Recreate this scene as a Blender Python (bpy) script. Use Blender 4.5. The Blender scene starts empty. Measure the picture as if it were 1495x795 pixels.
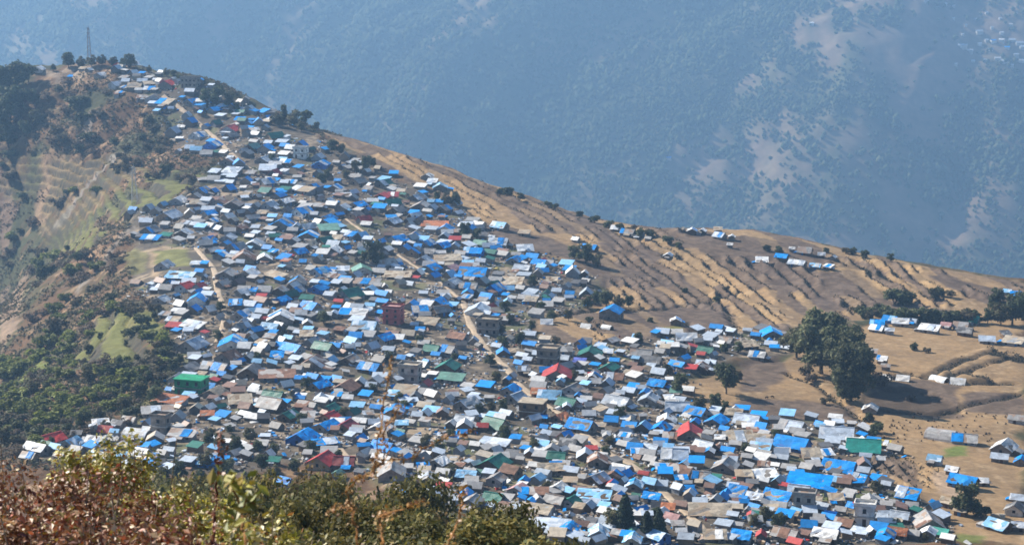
import bpy, math, random
import numpy as np
from mathutils import Vector, Matrix, Euler

random.seed(7)
rng = np.random.default_rng(11)
S = bpy.context.scene
COL = S.collection
FPX, CX, CY = 2790.0, 747.5, 397.5
PITCH = math.radians(-12.0)
cp, sp = math.cos(PITCH), math.sin(PITCH)

# ------------------------------------------------------------------ camera, light, air
cam_d = bpy.data.cameras.new('camera')
cam = bpy.data.objects.new('camera', cam_d)
COL.objects.link(cam)
cam.rotation_euler = (math.radians(90) + PITCH, 0, 0)
cam_d.sensor_width = 36.0
cam_d.lens = 36.0 * FPX / 1495.0
cam_d.clip_start = 0.1
cam_d.clip_end = 20000
cam_d.dof.use_dof = True
cam_d.dof.focus_distance = 520
cam_d.dof.aperture_fstop = 10.0
S.camera = cam

SUN_AZ = math.atan2(-0.84, 0.54)
SUN_EL = math.radians(35)
w = bpy.data.worlds.new('World')
S.world = w
w.use_nodes = True
nt = w.node_tree
sky = nt.nodes.new('ShaderNodeTexSky')
sky.sky_type = 'NISHITA'
sky.sun_disc = False
sky.sun_elevation = SUN_EL
sky.sun_rotation = SUN_AZ
sky.altitude = 2000
sky.air_density = 1.2
sky.dust_density = 1.0
bg = nt.nodes['Background']
nt.links.new(sky.outputs[0], bg.inputs[0])
bg.inputs[1].default_value = 0.065
sl = bpy.data.lights.new('sun', 'SUN')
sl.energy = 5.0
sl.angle = math.radians(0.5)
sl.color = (1.0, 0.92, 0.80)
so = bpy.data.objects.new('sun', sl)
COL.objects.link(so)
tosun = Vector((math.sin(SUN_AZ) * math.cos(SUN_EL), math.cos(SUN_AZ) * math.cos(SUN_EL), math.sin(SUN_EL)))
so.rotation_euler = tosun.to_track_quat('Z', 'Y').to_euler()
S.view_settings.view_transform = 'Standard'
S.view_settings.look = 'None'
S.view_settings.exposure = 1.08
S.view_settings.gamma = 1.0
cy = S.cycles
cy.use_denoising = True
try:
    cy.denoiser = 'OPENIMAGEDENOISE'
except Exception:
    pass
cy.max_bounces = 5
cy.diffuse_bounces = 2
cy.glossy_bounces = 2
cy.transmission_bounces = 2
cy.transparent_max_bounces = 6
cy.volume_bounces = 0
cy.caustics_reflective = False
cy.caustics_refractive = False
cy.use_adaptive_sampling = True
cy.adaptive_threshold = 0.015
cy.filter_width = 1.7
S.render.engine = 'CYCLES'

# ------------------------------------------------------------------ noise
def _hash(ix, iy, seed):
    h = (ix.astype(np.int64) * 374761393 + iy.astype(np.int64) * 668265263 + seed * 1442695041) & 0xFFFFFFFF
    h = ((h ^ (h >> 13)) * 1274126177) & 0xFFFFFFFF
    h = h ^ (h >> 16)
    return (h & 0xFFFFFF) / float(0xFFFFFF)

def vnoise(x, y, seed=0):
    x = np.asarray(x, float); y = np.asarray(y, float)
    ix, iy = np.floor(x), np.floor(y)
    fx, fy = x - ix, y - iy
    fx = fx * fx * fx * (fx * (fx * 6 - 15) + 10); fy = fy * fy * fy * (fy * (fy * 6 - 15) + 10)
    a = _hash(ix, iy, seed); b = _hash(ix + 1, iy, seed); c = _hash(ix, iy + 1, seed); d = _hash(ix + 1, iy + 1, seed)
    return (a + (b - a) * fx + (c - a) * fy + (a - b - c + d) * fx * fy) * 2 - 1

def fbm(x, y, seed=0, octv=4, gain=0.5):
    s, a, n = 0.0, 1.0, 0.0
    for k in range(octv):
        s = s + a * vnoise(x * 2 ** k + 17.3 * k, y * 2 ** k - 9.1 * k, seed + k)
        n += a; a *= gain
    return s / n

def sstep(x, a, b):
    t = np.clip((x - a) / (b - a), 0, 1)
    return t * t * (3 - 2 * t)

def pix_dir(px, py):
    dx, dy = (px - CX) / FPX, (CY - py) / FPX
    return dx, cp - dy * sp, sp + dy * cp          # X, Y (forward), Z

def at_y(px, py, Y):
    dx, dy, dz = pix_dir(px, py)
    return (dx / dy * Y, Y, dz / dy * Y)

def to_pix(X, Y, Z):
    f = Y * cp + Z * sp
    u = -Y * sp + Z * cp
    return CX + FPX * X / f, CY - FPX * u / f

def in_poly(px, py, poly):
    px = np.asarray(px, float); py = np.asarray(py, float)
    inside = np.zeros(px.shape, bool)
    n = len(poly)
    for i in range(n):
        x0, y0 = poly[i]; x1, y1 = poly[(i + 1) % n]
        if y0 == y1: continue
        c = ((y0 > py) != (y1 > py)) & (px < (x1 - x0) * (py - y0) / (y1 - y0) + x0)
        inside ^= c
    return inside

# ------------------------------------------------------------------ the near hill: height from surveyed points
CTRL = [
 (0,108,1190),(60,100,1178),(130,94,1165),(200,100,1145),(250,112,1122),(300,125,1100),(380,160,1075),(460,190,1050),(550,213,1030),(640,241,1002),(750,280,970),
 (850,315,945),(950,330,935),(1100,335,935),(1200,356,920),(1350,386,900),(1495,413,880),
 (0,200,1130),(0,300,1085),(0,400,1040),(0,470,990),(100,200,1095),(100,300,1030),(160,270,1000),(200,250,990),(250,230,1000),(230,150,1090),(300,180,1060),
 (200,310,880),(250,300,880),(150,350,855),(100,400,800),(60,470,750),(0,560,700),(30,520,722),
 (350,250,960),(450,250,962),(500,300,880),(600,290,922),(700,350,842),(350,350,822),(250,400,740),(500,400,752),(750,400,782),(950,400,815),(1150,400,840),(1350,430,820),(1495,450,805),
 (200,450,700),(250,470,668),(150,520,640),(100,580,582),(0,640,545),(200,540,610),(250,500,640),(500,500,642),(800,500,657),(1000,500,680),(1200,500,700),(1400,500,715),(1495,510,710),
 (200,620,525),(450,620,530),(700,620,536),(950,620,550),(1200,620,570),(1450,620,585),
 (50,660,490),(300,690,470),(600,700,465),(850,720,460),(1100,720,474),(1400,720,490),(600,795,416),(900,795,418),(1200,795,428),(1495,795,438),(750,795,416),
]
P = [at_y(*c) for c in CTRL]
for c in CTRL[:17]:                                  # the ground falls away behind the crest
    x, y, z = at_y(*c)
    P += [(x + 10, y + 90, z - 45), (x + 30, y + 260, z - 180), (x + 40, y + 520, z - 330)]
P += [(-480,1200,-225),(-410,1060,-260),(-375,940,-285),(-345,830,-280),(-320,720,-250),(-300,620,-225),(-285,520,-205),(-700,1150,-380),(-600,850,-370),(-500,600,-290),(-400,420,-190),
      (370,860,-203),(540,840,-226),(350,700,-193),(340,540,-183),(350,410,-170),(600,650,-220),(600,420,-190),(750,900,-300),
      (0,0,-2.4),(-9,11,-6.2),(9,11,-7.0),(0,26,-13.0),(-30,30,-14),(30,30,-16),(-60,0,-4),(60,0,-6),(0,-40,10),(-120,-40,10),(120,-40,8),(250,-40,2),(-250,-40,6)]
for y, z in ((70,-34.5),(150,-71),(240,-106),(320,-133),(372,-146)):
    for x in (-260, -90, 0, 90, 260): P.append((x, y, z - abs(x) * 0.02))
P += [(-500,100,-70),(500,100,-70),(-500,250,-125),(500,250,-125)]
P = np.array(P)
_c, _s = P[:, :2].mean(0), 500.0
Q = (P[:, :2] - _c) / _s
def _k(d2):
    return 0.5 * d2 * np.log(d2 + 1e-12)
n = len(Q)
D2 = ((Q[:, None] - Q[None]) ** 2).sum(-1)
A = np.zeros((n + 3, n + 3)); A[:n, :n] = _k(D2) + np.eye(n) * 2e-6
A[:n, n] = 1; A[:n, n + 1:] = Q; A[n, :n] = 1; A[n + 1:, :n] = Q.T
Wt = np.linalg.solve(A, np.concatenate([P[:, 2], np.zeros(3)]))
def tps(X, Y):
    x = (np.ravel(X) - _c[0]) / _s; y = (np.ravel(Y) - _c[1]) / _s
    out = np.empty_like(x)
    for i in range(0, len(x), 60000):
        a, b = x[i:i + 60000], y[i:i + 60000]
        d2 = (a[:, None] - Q[None, :, 0]) ** 2 + (b[:, None] - Q[None, :, 1]) ** 2
        out[i:i + 60000] = _k(d2) @ Wt[:n] + Wt[n] + Wt[n + 1] * a + Wt[n + 2] * b
    return out.reshape(np.shape(X))

xs = np.concatenate([np.arange(-900, -390, 10), np.arange(-390, 310, 1.0), np.arange(310, 900, 10)])
ys = np.concatenate([np.arange(-40, 360, 4), np.arange(360, 1200, 1.0), np.arange(1200, 1900, 10)])
GX, GY = np.meshgrid(xs, ys)
# smooth base on a coarser lattice, cubic-free bilinear of a 3 m lattice is enough under the noise
cxs = np.unique(np.concatenate([np.arange(-900, -390, 10), np.arange(-390, 310, 3.0), np.arange(310, 901, 10)]))
cys = np.unique(np.concatenate([np.arange(-40, 360, 4), np.arange(360, 1200, 3.0), np.arange(1200, 1901, 10)]))
CXg, CYg = np.meshgrid(cxs, cys)
base_c = tps(CXg, CYg)
def bil(gx, gy, G, X, Y):
    X = np.clip(np.asarray(X, float), gx[0], gx[-1] - 1e-6); Y = np.clip(np.asarray(Y, float), gy[0], gy[-1] - 1e-6)
    i = np.clip(np.searchsorted(gx, X, 'right') - 1, 0, len(gx) - 2); j = np.clip(np.searchsorted(gy, Y, 'right') - 1, 0, len(gy) - 2)
    fx = (X - gx[i]) / (gx[i + 1] - gx[i]); fy = (Y - gy[j]) / (gy[j + 1] - gy[j])
    return G[j, i] * (1 - fx) * (1 - fy) + G[j, i + 1] * fx * (1 - fy) + G[j + 1, i] * (1 - fx) * fy + G[j + 1, i + 1] * fx * fy
Zb = bil(cxs, cys, base_c, GX, GY)
H = [cxs, cys, base_c]
def ground(X, Y):
    return bil(H[0], H[1], H[2], X, Y)
def ray(px, py, y0=380.0, y1=1340.0):
    dx, dy, dz = pix_dir(px, py)
    Ys = np.arange(y0, y1, 1.0)
    Zr = dz / dy * Ys
    g = ground(dx / dy * Ys, Ys)
    k = np.nonzero(g >= Zr)[0]
    if len(k) == 0:
        return None
    k = k[0]
    return (dx / dy * Ys[k], Ys[k], g[k])
def wpoly(pts, y0=380.0):
    out = []
    for p in pts:
        r = ray(p[0], p[1], y0)
        t = 0
        while r is None and t < 40:
            t += 1
            r = ray(p[0], p[1] + 3 * t, y0)
        if r: out.append((r[0], r[1]))
    return out
def soft(poly, X, Y, wob=3.0, scale=14.0, seed=3):
    return in_poly(X + wob * fbm(X / scale, Y / scale, seed, 3), Y + 2.2 * wob * fbm(X / scale, Y / scale, seed + 9, 3), poly)

TOWN = [(150,98),(205,95),(262,108),(330,138),(400,165),(450,192),(520,232),(600,268),(665,300),(735,355),(800,372),(860,395),(880,440),(790,462),(760,485),(830,505),(900,500),(960,490),(1060,480),(1150,485),(1150,515),(1075,520),(985,560),(1030,595),(1100,603),(1270,620),(1318,665),(1270,700),(1330,715),(1385,760),(1400,795),(780,795),(700,755),(590,715),(500,690),(420,675),(350,690),(180,690),(40,672),(90,640),(200,622),(240,588),(272,530),(235,450),(195,420),(205,365),(180,312),(250,292),(310,268),(335,240),(275,222),(240,185),(205,140)]
FIELDS = [(465,190),(550,213),(750,281),(950,331),(1100,336),(1495,414),(1495,470),(1290,470),(1180,470),(1130,490),(1060,485),(960,490),(880,505),(800,500),(780,480),(800,455),(890,445),(880,400),(800,370),(740,355),(660,298),(600,265),(520,228)]
LOWER = [(1495,470),(1290,470),(1150,520),(985,560),(1030,600),(1270,620),(1320,670),(1270,705),(1400,795),(1495,795)]
w_town = wpoly(TOWN); w_field = wpoly(FIELDS); w_lower = wpoly(LOWER)
HAZE_D = 1.5e-4
# ------------------------------------------------------------------ land use on the near hill
def smooth_mask(m, k=2):
    m = m.astype(float)
    for _ in range(k):
        m[1:-1, 1:-1] = (m[1:-1, 1:-1] * 2 + m[:-2, 1:-1] + m[2:, 1:-1] + m[1:-1, :-2] + m[1:-1, 2:]) / 6
    return m
m_town = smooth_mask(soft(w_town, GX, GY, 4), 3)
m_field = smooth_mask(soft(w_field, GX, GY, 3), 3)
m_lower = smooth_mask(soft(w_lower, GX, GY, 3), 3) * (1 - m_town)
m_field *= (1 - m_town)
wild = np.clip(1 - m_town - m_field - m_lower, 0, 1)
nearb = sstep(GY, 330, 380)

Z = Zb.copy()
bump = fbm(GX / 38, GY / 38, 5, 3)
Z += wild * nearb * (bump * 2.6 + fbm(GX / 11, GY / 11, 8, 3) * 1.1)
gul = 1 - np.abs(fbm((GX + 0.5 * GY) / 55, (GY * 0.35 - GX * 0.2) / 55, 21, 3)) * 2
leftw = sstep(-GX, 120, 190) * nearb
Z += leftw * wild * (-5.0 * np.clip(gul, 0, 1) ** 3 + 1.5)
Z += m_town * (fbm(GX / 22, GY / 22, 4, 2) * 0.8 + fbm(GX / 5, GY / 5, 6, 2) * 0.25)

# terraces: the height steps down in small risers
def terrace(Z, h, ph, cut):
    t = (Z + ph) / h
    fl = np.floor(t); fr = t - fl
    s = sstep(fr, 0.0, cut)
    return h * (fl + s - 0.35 + 0.25 * fr) - ph, (fr < cut) & (fr > 0.02)
TERR1 = [(470,196),(550,216),(750,284),(940,334),(1010,335),(990,372),(1250,385),(1330,420),(1400,442),(1380,452),(1290,440),(1230,462),(1165,478),(1100,478),(1060,455),(880,445),(885,410),(960,405),(860,370),(770,335),(690,320),(590,250)]
TERR2 = [(1200,372),(1350,392),(1495,418),(1495,440),(1400,432),(1300,412)]
TERR3 = [(1385,520),(1495,505),(1495,560),(1370,555)]
TERR4 = [(770,480),(880,470),(885,505),(790,505)]
TERR5 = [(1262,668),(1370,668),(1365,720),(1275,705)]
LT1 = [(70,240),(160,225),(210,245),(290,260),(300,285),(200,315),(150,315),(90,345),(60,300),(75,265)]
LT2 = [(60,330),(140,320),(150,345),(110,375),(60,370)]
LT3 = [(140,470),(205,445),(240,480),(215,545),(150,550),(110,520)]
LT4 = [(0,225),(60,220),(75,270),(0,290)]
riser = np.zeros_like(Z)
treadL = np.zeros_like(Z)
f_l = fbm(GX / 20, GY / 20, 44, 2)
n1 = fbm(GX / 26, GY / 26, 31, 3) * 0.55 + fbm(GX / 7, GY / 7, 33, 2) * 0.16
lean = np.clip(1 - (GX + 40) / 230, .10, 1)
tph = (GX + 0.62 * (GY - 900) * lean + 11 * fbm(GX / 70, GY / 90, 34, 2) + 3.2 * fbm(GX / 11, GY / 13, 35, 2))
for poly, h, sp_, cut, amp in ((TERR1, 2.6, 8.2, 0.27, 1.0), (TERR2, 3.4, 8.5, 0.32, 1.0), (TERR4, 2.4, 6.5, 0.26, 1.0), (TERR5, 2.0, 8.0, 0.2, 1.0)):
    m = smooth_mask(soft(wpoly(poly), GX, GY, 2), 2)
    keep = sstep(fbm(GX / 13, GY / 34, 41, 2) + .3 * fbm(GX / 50, GY / 50, 42, 2), -0.38, -0.05)
    fr = tph / sp_ + .35 * fbm(GX / 40, GY / 60, 43, 2); fr = fr - np.floor(fr)
    up = 1 - cut
    saw = np.where(fr < up, .75 * fr / up + .25 * sstep(fr, up - .45, up), (1 - fr) / cut)
    Z = Z + (saw - .5) * h * m * (0.08 + .92 * keep)
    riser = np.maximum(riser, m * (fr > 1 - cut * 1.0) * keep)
for poly, h, cut in ((TERR3, 2.4, .16),):
    m = smooth_mask(soft(wpoly(poly), GX, GY, 2), 2)
    zt, r = terrace(Z + n1 * h * .8, h, 0.0, cut)
    Z = Z + (zt - n1 * h * .8 - Z) * m
    riser = np.maximum(riser, m * r)
for poly, h in ((LT1, 4.2), (LT2, 3.6), (LT3, 4.0), (LT4, 4.2)):
    m = smooth_mask(soft(wpoly(poly), GX, GY, 4), 2)
    zb_ = Zb + .35 * (Z - Zb)
    zt, r = terrace(zb_ + n1 * h * 0.8, h, 0.0, 0.45)
    Z = Z + (zt - n1 * h * 0.8 - Z) * m * 0.95
    treadL = np.maximum(treadL, m * (~r))
    riser = np.maximum(riser, m * r * sstep(f_l, -.5, -.1))

# sharp edged banks: a raised lip along these lines (x, y in the photograph, then walked out on the ground)
def near_line(pts, wid, y0=380.0):
    w = wpoly(pts, y0)
    d = np.full(GX.shape, 1e9)
    for (a, b), (c, e) in zip(w[:-1], w[1:]):
        x0, x1 = min(a, c) - wid * 3, max(a, c) + wid * 3; y0_, y1_ = min(b, e) - wid * 3, max(b, e) + wid * 3
        i0, i1 = np.searchsorted(xs, [x0, x1]); j0, j1 = np.searchsorted(ys, [y0_, y1_])
        if i1 <= i0 or j1 <= j0: continue
        sx, sy = GX[j0:j1, i0:i1], GY[j0:j1, i0:i1]
        L2 = (c - a) ** 2 + (e - b) ** 2 + 1e-9
        t = np.clip(((sx - a) * (c - a) + (sy - b) * (e - b)) / L2, 0, 1)
        dd = np.hypot(sx - a - t * (c - a), sy - b - t * (e - b))
        d[j0:j1, i0:i1] = np.minimum(d[j0:j1, i0:i1], dd)
    return d
wobl = fbm(GX / 6, GY / 6, 55, 2) * 1.2
BANKS = [[(805,462),(870,452),(960,452),(1040,440),(1080,425)],[(1150,545),(1190,560),(1230,590),(1262,618)],[(1270,560),(1330,545),(1400,560),(1480,560)],[(1290,595),(1370,600),(1490,575)],
         [(1350,552),(1400,528),(1460,515)],[(1375,556),(1430,535),(1485,525)],[(915,540),(960,520),(1060,505),(1140,500)],[(1060,452),(1075,480)],[(1000,470),(1015,478),(1010,488)]]
for b in BANKS:
    d = near_line(b, 5) + wobl
    k = np.clip(1 - np.abs(d) / 2.6, 0, 1)
    Z -= 1.5 * k
    riser = np.maximum(riser, (np.abs(d) < .9) * 0.8)

m_shade = smooth_mask(soft(wpoly([(1262,580),(1285,572),(1335,565),(1372,578),(1402,596),(1395,612),(1300,606),(1262,594)]), GX, GY, 3), 2)  # patch right of the great trees, painted dark as their shadow
Z -= 1.2 * m_shade
Z += (1 - m_town) * nearb * fbm(GX / 3.2, GY / 3.2, 61, 2) * 0.10
H[:] = [xs, ys, Z]

# ------------------------------------------------------------------ colours of the ground (what grows or lies there, and one painted tree shadow)
def C3(*c): return np.array(c)
col = np.zeros(Z.shape + (3,))
f1 = fbm(GX / 30, GY / 30, 71, 4); f2 = fbm(GX / 6, GY / 6, 73, 3); f3 = fbm(GX / 2.2, GY / 2.2, 79, 2)
def mixc(a, b, t): return a + (b - a) * np.clip(t, 0, 1)[..., None]
scrub = mixc(C3(.118, .068, .036) * np.ones_like(col), C3(.058, .060, .027), sstep(f1 + 0.5 * f2, -0.25, 0.35))
scrub = mixc(scrub, C3(.26, .165, .095), sstep(f2 - 0.6 * f1 + .3 * f3, 0.28, 0.6))
col[:] = scrub
grey = mixc(C3(.095, .077, .058) * np.ones_like(col), C3(.27, .21, .145), sstep(f2 + f3 * .7, 0.0, 0.6))
grey = mixc(grey, C3(.07, .062, .05), sstep(f1 + f3 * .5, 0.18, 0.5) * .8)
grey = mixc(grey, C3(.10, .11, .05), sstep(fbm(GX / 13, GY / 13, 171, 3), 0.28, 0.45) * .7)
col = mixc(col, grey, m_town)
fld = mixc(C3(.275, .182, .095) * np.ones_like(col), C3(.215, .145, .080), sstep(f1 + f2 * .4, -.3, .4))
fld = mixc(fld, C3(.32, .23, .135), sstep(f2 + f3, .35, .9) * .6)
col = mixc(col, fld, np.clip(m_field + m_lower, 0, 1))
plough = mixc(C3(.092, .066, .050) * np.ones_like(col), C3(.130, .095, .072), sstep(f3 + f2, -.5, .6))
PL = [[(745,292),(800,283),(870,318),(905,345),(790,342),(752,318)],[(690,320),(770,338),(860,372),(960,395),(985,420),(880,420),(855,385),(740,358)],[(893,458),(970,448),(1060,445),(1078,478),(1000,490),(930,500),(895,500)],
      [(1085,375),(1150,370),(1195,395),(1250,395),(1300,440),(1390,452),(1290,462),(1200,448),(1155,425),(1100,400)],[(1078,530),(1138,518),(1150,545),(1120,570),(1080,572)],[(1066,584),(1180,582),(1250,592),(1255,618),(1150,612),(1068,606)],
      [(510,225),(560,240),(600,268),(660,295),(620,270),(560,250)],[(985,338),(1100,345),(1200,365),(1300,395),(1180,385),(1080,365)],[(1270,560),(1400,560),(1400,612),(1275,605)],[(1405,575),(1495,570),(1495,605),(1410,600)],[(855,335),(905,345),(985,372),(960,380),(890,362)],
      [(1260,672),(1330,672),(1350,715),(1300,700)],[(640,300),(690,320),(740,340),(735,352),(665,315)],[(1350,400),(1495,425),(1495,450),(1400,430)]]
for p in PL:
    col = mixc(col, plough, smooth_mask(soft(wpoly(p), GX, GY, 2.5, 9), 1) * .92)
strip = np.floor(tph / 8.2 + .35 * fbm(GX / 40, GY / 60, 43, 2))
blk = np.floor((GY + 14 * fbm(GX / 60, GY / 60, 46, 2)) / 62)
hs = _hash(strip, blk, 77)
col = mixc(col, plough, m_field * (hs < .32) * .85)
col = mixc(col, C3(.31, .215, .11), m_field * (hs > .72) * .3)
GR = [([(222,368),(272,362),(280,388),(230,396)], (.16,.16,.05)), ([(182,368),(215,366),(212,398),(185,404)], (.17,.155,.06)), ([(1375,655),(1410,650),(1412,664),(1380,668)], (.10,.15,.03)), ([(968,480),(995,475),(992,490),(970,494)], (.20,.19,.04)),
      ([(645,645),(690,640),(690,662),(650,664)], (.085,.10,.035)), ([(700,650),(730,650),(728,665),(705,668)], (.09,.12,.03)), ([(90,545),(20,590),(10,560),(60,520)], (.13,.15,.035)), ([(205,345),(120,440),(80,480),(150,400)], (.115,.125,.045)),
      ([(150,470),(185,440),(205,470),(190,515),(150,500)], (.17,.16,.06)), ([(170,590),(235,555),(245,580),(200,620)], (.15,.14,.06)), ([(1195,720),(1260,715),(1258,730),(1200,735)], (.10,.12,.04)), ([(1400,780),(1440,785),(1438,795),(1400,795)], (.10,.13,.03))]
for p, c in GR:
    col = mixc(col, C3(*c) * (1 + .35 * f2[..., None]), smooth_mask(soft(wpoly(p), GX, GY, 2.0, 8), 1) * .85)
TAN = [([(100,330),(60,330),(85,215),(62,245),(50,290),(60,345)], (.33,.22,.14)), ([(0,430),(40,400),(30,480),(0,520)], (.33,.23,.16)), ([(60,225),(85,212),(95,245),(70,330),(55,330)], (.34,.22,.13)), ([(62,104),(110,95),(150,100),(120,118),(75,118)], (.33,.25,.18)),
       ([(0,250),(25,300),(10,370),(0,380)], (.27,.18,.13)), ([(128,165),(138,165),(120,215),(108,215)], (.30,.25,.21)), ([(175,218),(182,222),(110,300),(85,335),(78,330),(110,290)], (.31,.27,.24)), ([(190,330),(200,335),(140,400),(115,430),(110,425)], (.27,.23,.19)),
       ([(215,368),(224,366),(240,405),(228,408)], (.40,.29,.18)), ([(205,366),(275,358),(276,363),(207,371)], (.38,.28,.18)), ([(1360,690),(1395,680),(1410,715),(1370,725)], (.42,.31,.22))]
for p, c in TAN:
    col = mixc(col, C3(*c) * .82 * (1 + .3 * f2[..., None]), smooth_mask(soft(wpoly(p), GX, GY, 3.0, 8), 1) * .8)
col = mixc(col, C3(.072, .052, .036), m_shade * .8)  # cast shade of the tree clump, put into the ground colour
col = mixc(col, C3(.15, .155, .045), treadL * (.25 + .6 * sstep(-GY, -1010, -930)))
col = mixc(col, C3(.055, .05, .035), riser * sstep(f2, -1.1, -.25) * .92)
dead = sstep(f3 + f2 * .6, .35, .8)
col = mixc(col, C3(.09, .08, .045), dead * .45 * wild)
col *= (1 + 0.22 * f3)[..., None]
col = np.clip(col, .01, .9)

def link_mesh(name, me, mat=None, parent=None):
    o = bpy.data.objects.new(name, me)
    COL.objects.link(o)
    if mat is not None: me.materials.append(mat)
    if parent is not None: o.parent = parent
    return o
def np_mesh(name, V, F, smooth=True, color=None, domain='POINT', mats=None, midx=None):
    """V n x 3, F m x k (one k)"""
    me = bpy.data.meshes.new(name)
    V = np.ascontiguousarray(V, np.float32); F = np.ascontiguousarray(F, np.int32)
    m, k = F.shape
    me.vertices.add(len(V)); me.vertices.foreach_set('co', V.ravel())
    me.loops.add(m * k); me.loops.foreach_set('vertex_index', F.ravel())
    me.polygons.add(m); me.polygons.foreach_set('loop_start', np.arange(0, m * k, k, dtype=np.int32))
    me.polygons.foreach_set('use_smooth', np.full(m, smooth, bool))
    if mats:
        for q in mats: me.materials.append(q)
        if midx is not None: me.polygons.foreach_set('material_index', np.asarray(midx, np.int32))
    me.update(calc_edges=True)
    if color is not None:
        a = me.color_attributes.new('Col', 'FLOAT_COLOR', domain)
        c = np.ones((len(color), 4), np.float32); c[:, :3] = color
        a.data.foreach_set('color', c.ravel())
    return me
def grid_faces(ny, nx):
    i = np.arange(ny * nx).reshape(ny, nx)
    return np.stack([i[:-1, :-1], i[:-1, 1:], i[1:, 1:], i[1:, :-1]], -1).reshape(-1, 4)

# ------------------------------------------------------------------ materials
def new_mat(name):
    m = bpy.data.materials.new(name); m.use_nodes = True
    nt = m.node_tree
    return m, nt, nt.nodes['Principled BSDF']
def N(nt, t, **kw):
    x = nt.nodes.new(t)
    for k, v in kw.items(): setattr(x, k, v)
    return x
def attr_mat(name, rough=.95, noise=.9, amt=.3, bump=.25, spec=.15, trans=0.0):
    m, nt, b = new_mat(name)
    a = N(nt, 'ShaderNodeAttribute', attribute_name='Col')
    tc = N(nt, 'ShaderNodeTexCoord')
    no = N(nt, 'ShaderNodeTexNoise'); no.inputs['Scale'].default_value = noise; no.inputs['Detail'].default_value = 5; no.inputs['Roughness'].default_value = .65
    nt.links.new(tc.outputs['Object'], no.inputs['Vector'])
    mr = N(nt, 'ShaderNodeMapRange'); mr.inputs['From Min'].default_value = .25; mr.inputs['From Max'].default_value = .75
    mr.inputs['To Min'].default_value = 1 - amt; mr.inputs['To Max'].default_value = 1 + amt
    nt.links.new(no.outputs['Fac'], mr.inputs['Value'])
    mx = N(nt, 'ShaderNodeVectorMath', operation='SCALE')
    nt.links.new(a.outputs['Color'], mx.inputs[0]); nt.links.new(mr.outputs['Result'], mx.inputs['Scale'])
    nt.links.new(mx.outputs[0], b.inputs['Base Color'])
    b.inputs['Roughness'].default_value = rough
    b.inputs['Specular IOR Level'].default_value = spec
    if bump:
        bp = N(nt, 'ShaderNodeBump'); bp.inputs['Strength'].default_value = bump; bp.inputs['Distance'].default_value = .5
        nt.links.new(no.outputs['Fac'], bp.inputs['Height']); nt.links.new(bp.outputs[0], b.inputs['Normal'])
    return m
M_ground = attr_mat('hill_ground', noise=.8, amt=.28, bump=.5)
V = np.stack([GX, GY, Z], -1).reshape(-1, 3)
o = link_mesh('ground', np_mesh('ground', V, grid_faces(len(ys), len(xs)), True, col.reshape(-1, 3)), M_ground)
o['kind'] = 'structure'

# ------------------------------------------------------------------ the far side of the valley
KM = 1.9
mx_ = np.arange(-2000, 2001, 9.0) * KM; my_ = np.arange(1750, 3800, 9.0) * KM
MX, MY = np.meshgrid(mx_, my_)
def mount(X, Y):
    X = np.asarray(X, float) / KM; Y = np.asarray(Y, float) / KM
    b = -640 + np.maximum(Y - 2080, 0) * 0.55 - np.maximum(2080 - Y, 0) * .02
    b = np.where(b > 130, 130 + (b - 130) * .35, b)
    amp = sstep(Y, 2000, 2600)
    wx = X + 130 * fbm(X / 500, Y / 500, 101, 3)
    ph = (wx - 0.40 * (Y - 2700)) / 82.0
    spur = 30 * (1 - 1.6 * np.abs(np.sin(ph * .5 + 0.35)) ** 1.5) + 6 * np.sin(ph * 2.3 + 1.0 + .8 * np.sin(Y / 210))
    rid = (0.5 - np.abs(fbm((wx - .4 * Y) / 95, Y / 330, 111, 4))) * 34
    return KM * (b + amp * (spur + rid) + fbm(X / 60, Y / 60, 121, 3) * 7 * amp)
MZ = mount(MX, MY)
def mray(px, py):
    dx, dy, dz = pix_dir(px, py)
    Ys = np.arange(3700, 7200, 6.0)
    k = np.nonzero(mount(dx / dy * Ys, Ys) >= dz / dy * Ys)[0]
    if len(k) == 0: return None
    return (dx / dy * Ys[k[0]], Ys[k[0]], float(mount(np.array([dx / dy * Ys[k[0]]]), np.array([Ys[k[0]]]))[0]))
PXm, PYm = to_pix(MX, MY, MZ)
UX, UY = MX / KM, MY / KM
g1 = fbm(UX / 170, UY / 240, 131, 4); g2 = fbm(UX / 45, UY / 60, 137, 4); g3 = fbm(UX / 20, UY / 11, 139, 3)
def mpoly(pts, wob=45):
    return smooth_mask(in_poly(PXm + wob * .8 * fbm(UX / 90, UY / 90, 141, 3), PYm + wob * .6 * fbm(UX / 90, UY / 90, 151, 3), pts), 9)
BARE = [[(1165,2),(1290,2),(1360,60),(1400,110),(1350,170),(1290,190),(1240,190),(1190,130),(1155,60)],[(1340,2),(1495,2),(1495,110),(1400,95),(1350,50)],[(1290,270),(1360,260),(1430,330),(1410,380),(1340,370),(1295,320)],[(1040,110),(1100,80),(1110,95),(1060,150),(1040,170)],
        [(930,250),(1000,180),(1090,190),(1160,210),(1140,260),(1040,270),(960,300),(920,300)],[(1170,170),(1250,200),(1260,250),(1190,260)],[(1440,170),(1480,170),(1480,250),(1450,240)],[(1460,260),(1495,250),(1495,340),(1460,330)],[(215,95),(300,2),(370,2),(300,60),(245,130),(215,120)]]
bare = np.zeros_like(MZ)
for p in BARE: bare = np.maximum(bare, mpoly(p))
g4 = fbm(UX / 13, UY / 26, 145, 3); g5 = fbm(UX / 30, UY / 75, 147, 4)
bare = np.clip(bare, 0, 1) * np.clip(.62 + .9 * g5 + .75 * g2 + .55 * g4 + .3 * g3, 0, 1)
SCAR = [[(418,2),(448,2),(445,40),(432,65),(428,85),(405,115),(375,150),(365,152),(395,108),(412,80),(408,60),(420,40)],[(1088,335),(1095,318),(1108,290),(1118,290),(1108,320),(1106,338)]]
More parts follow.
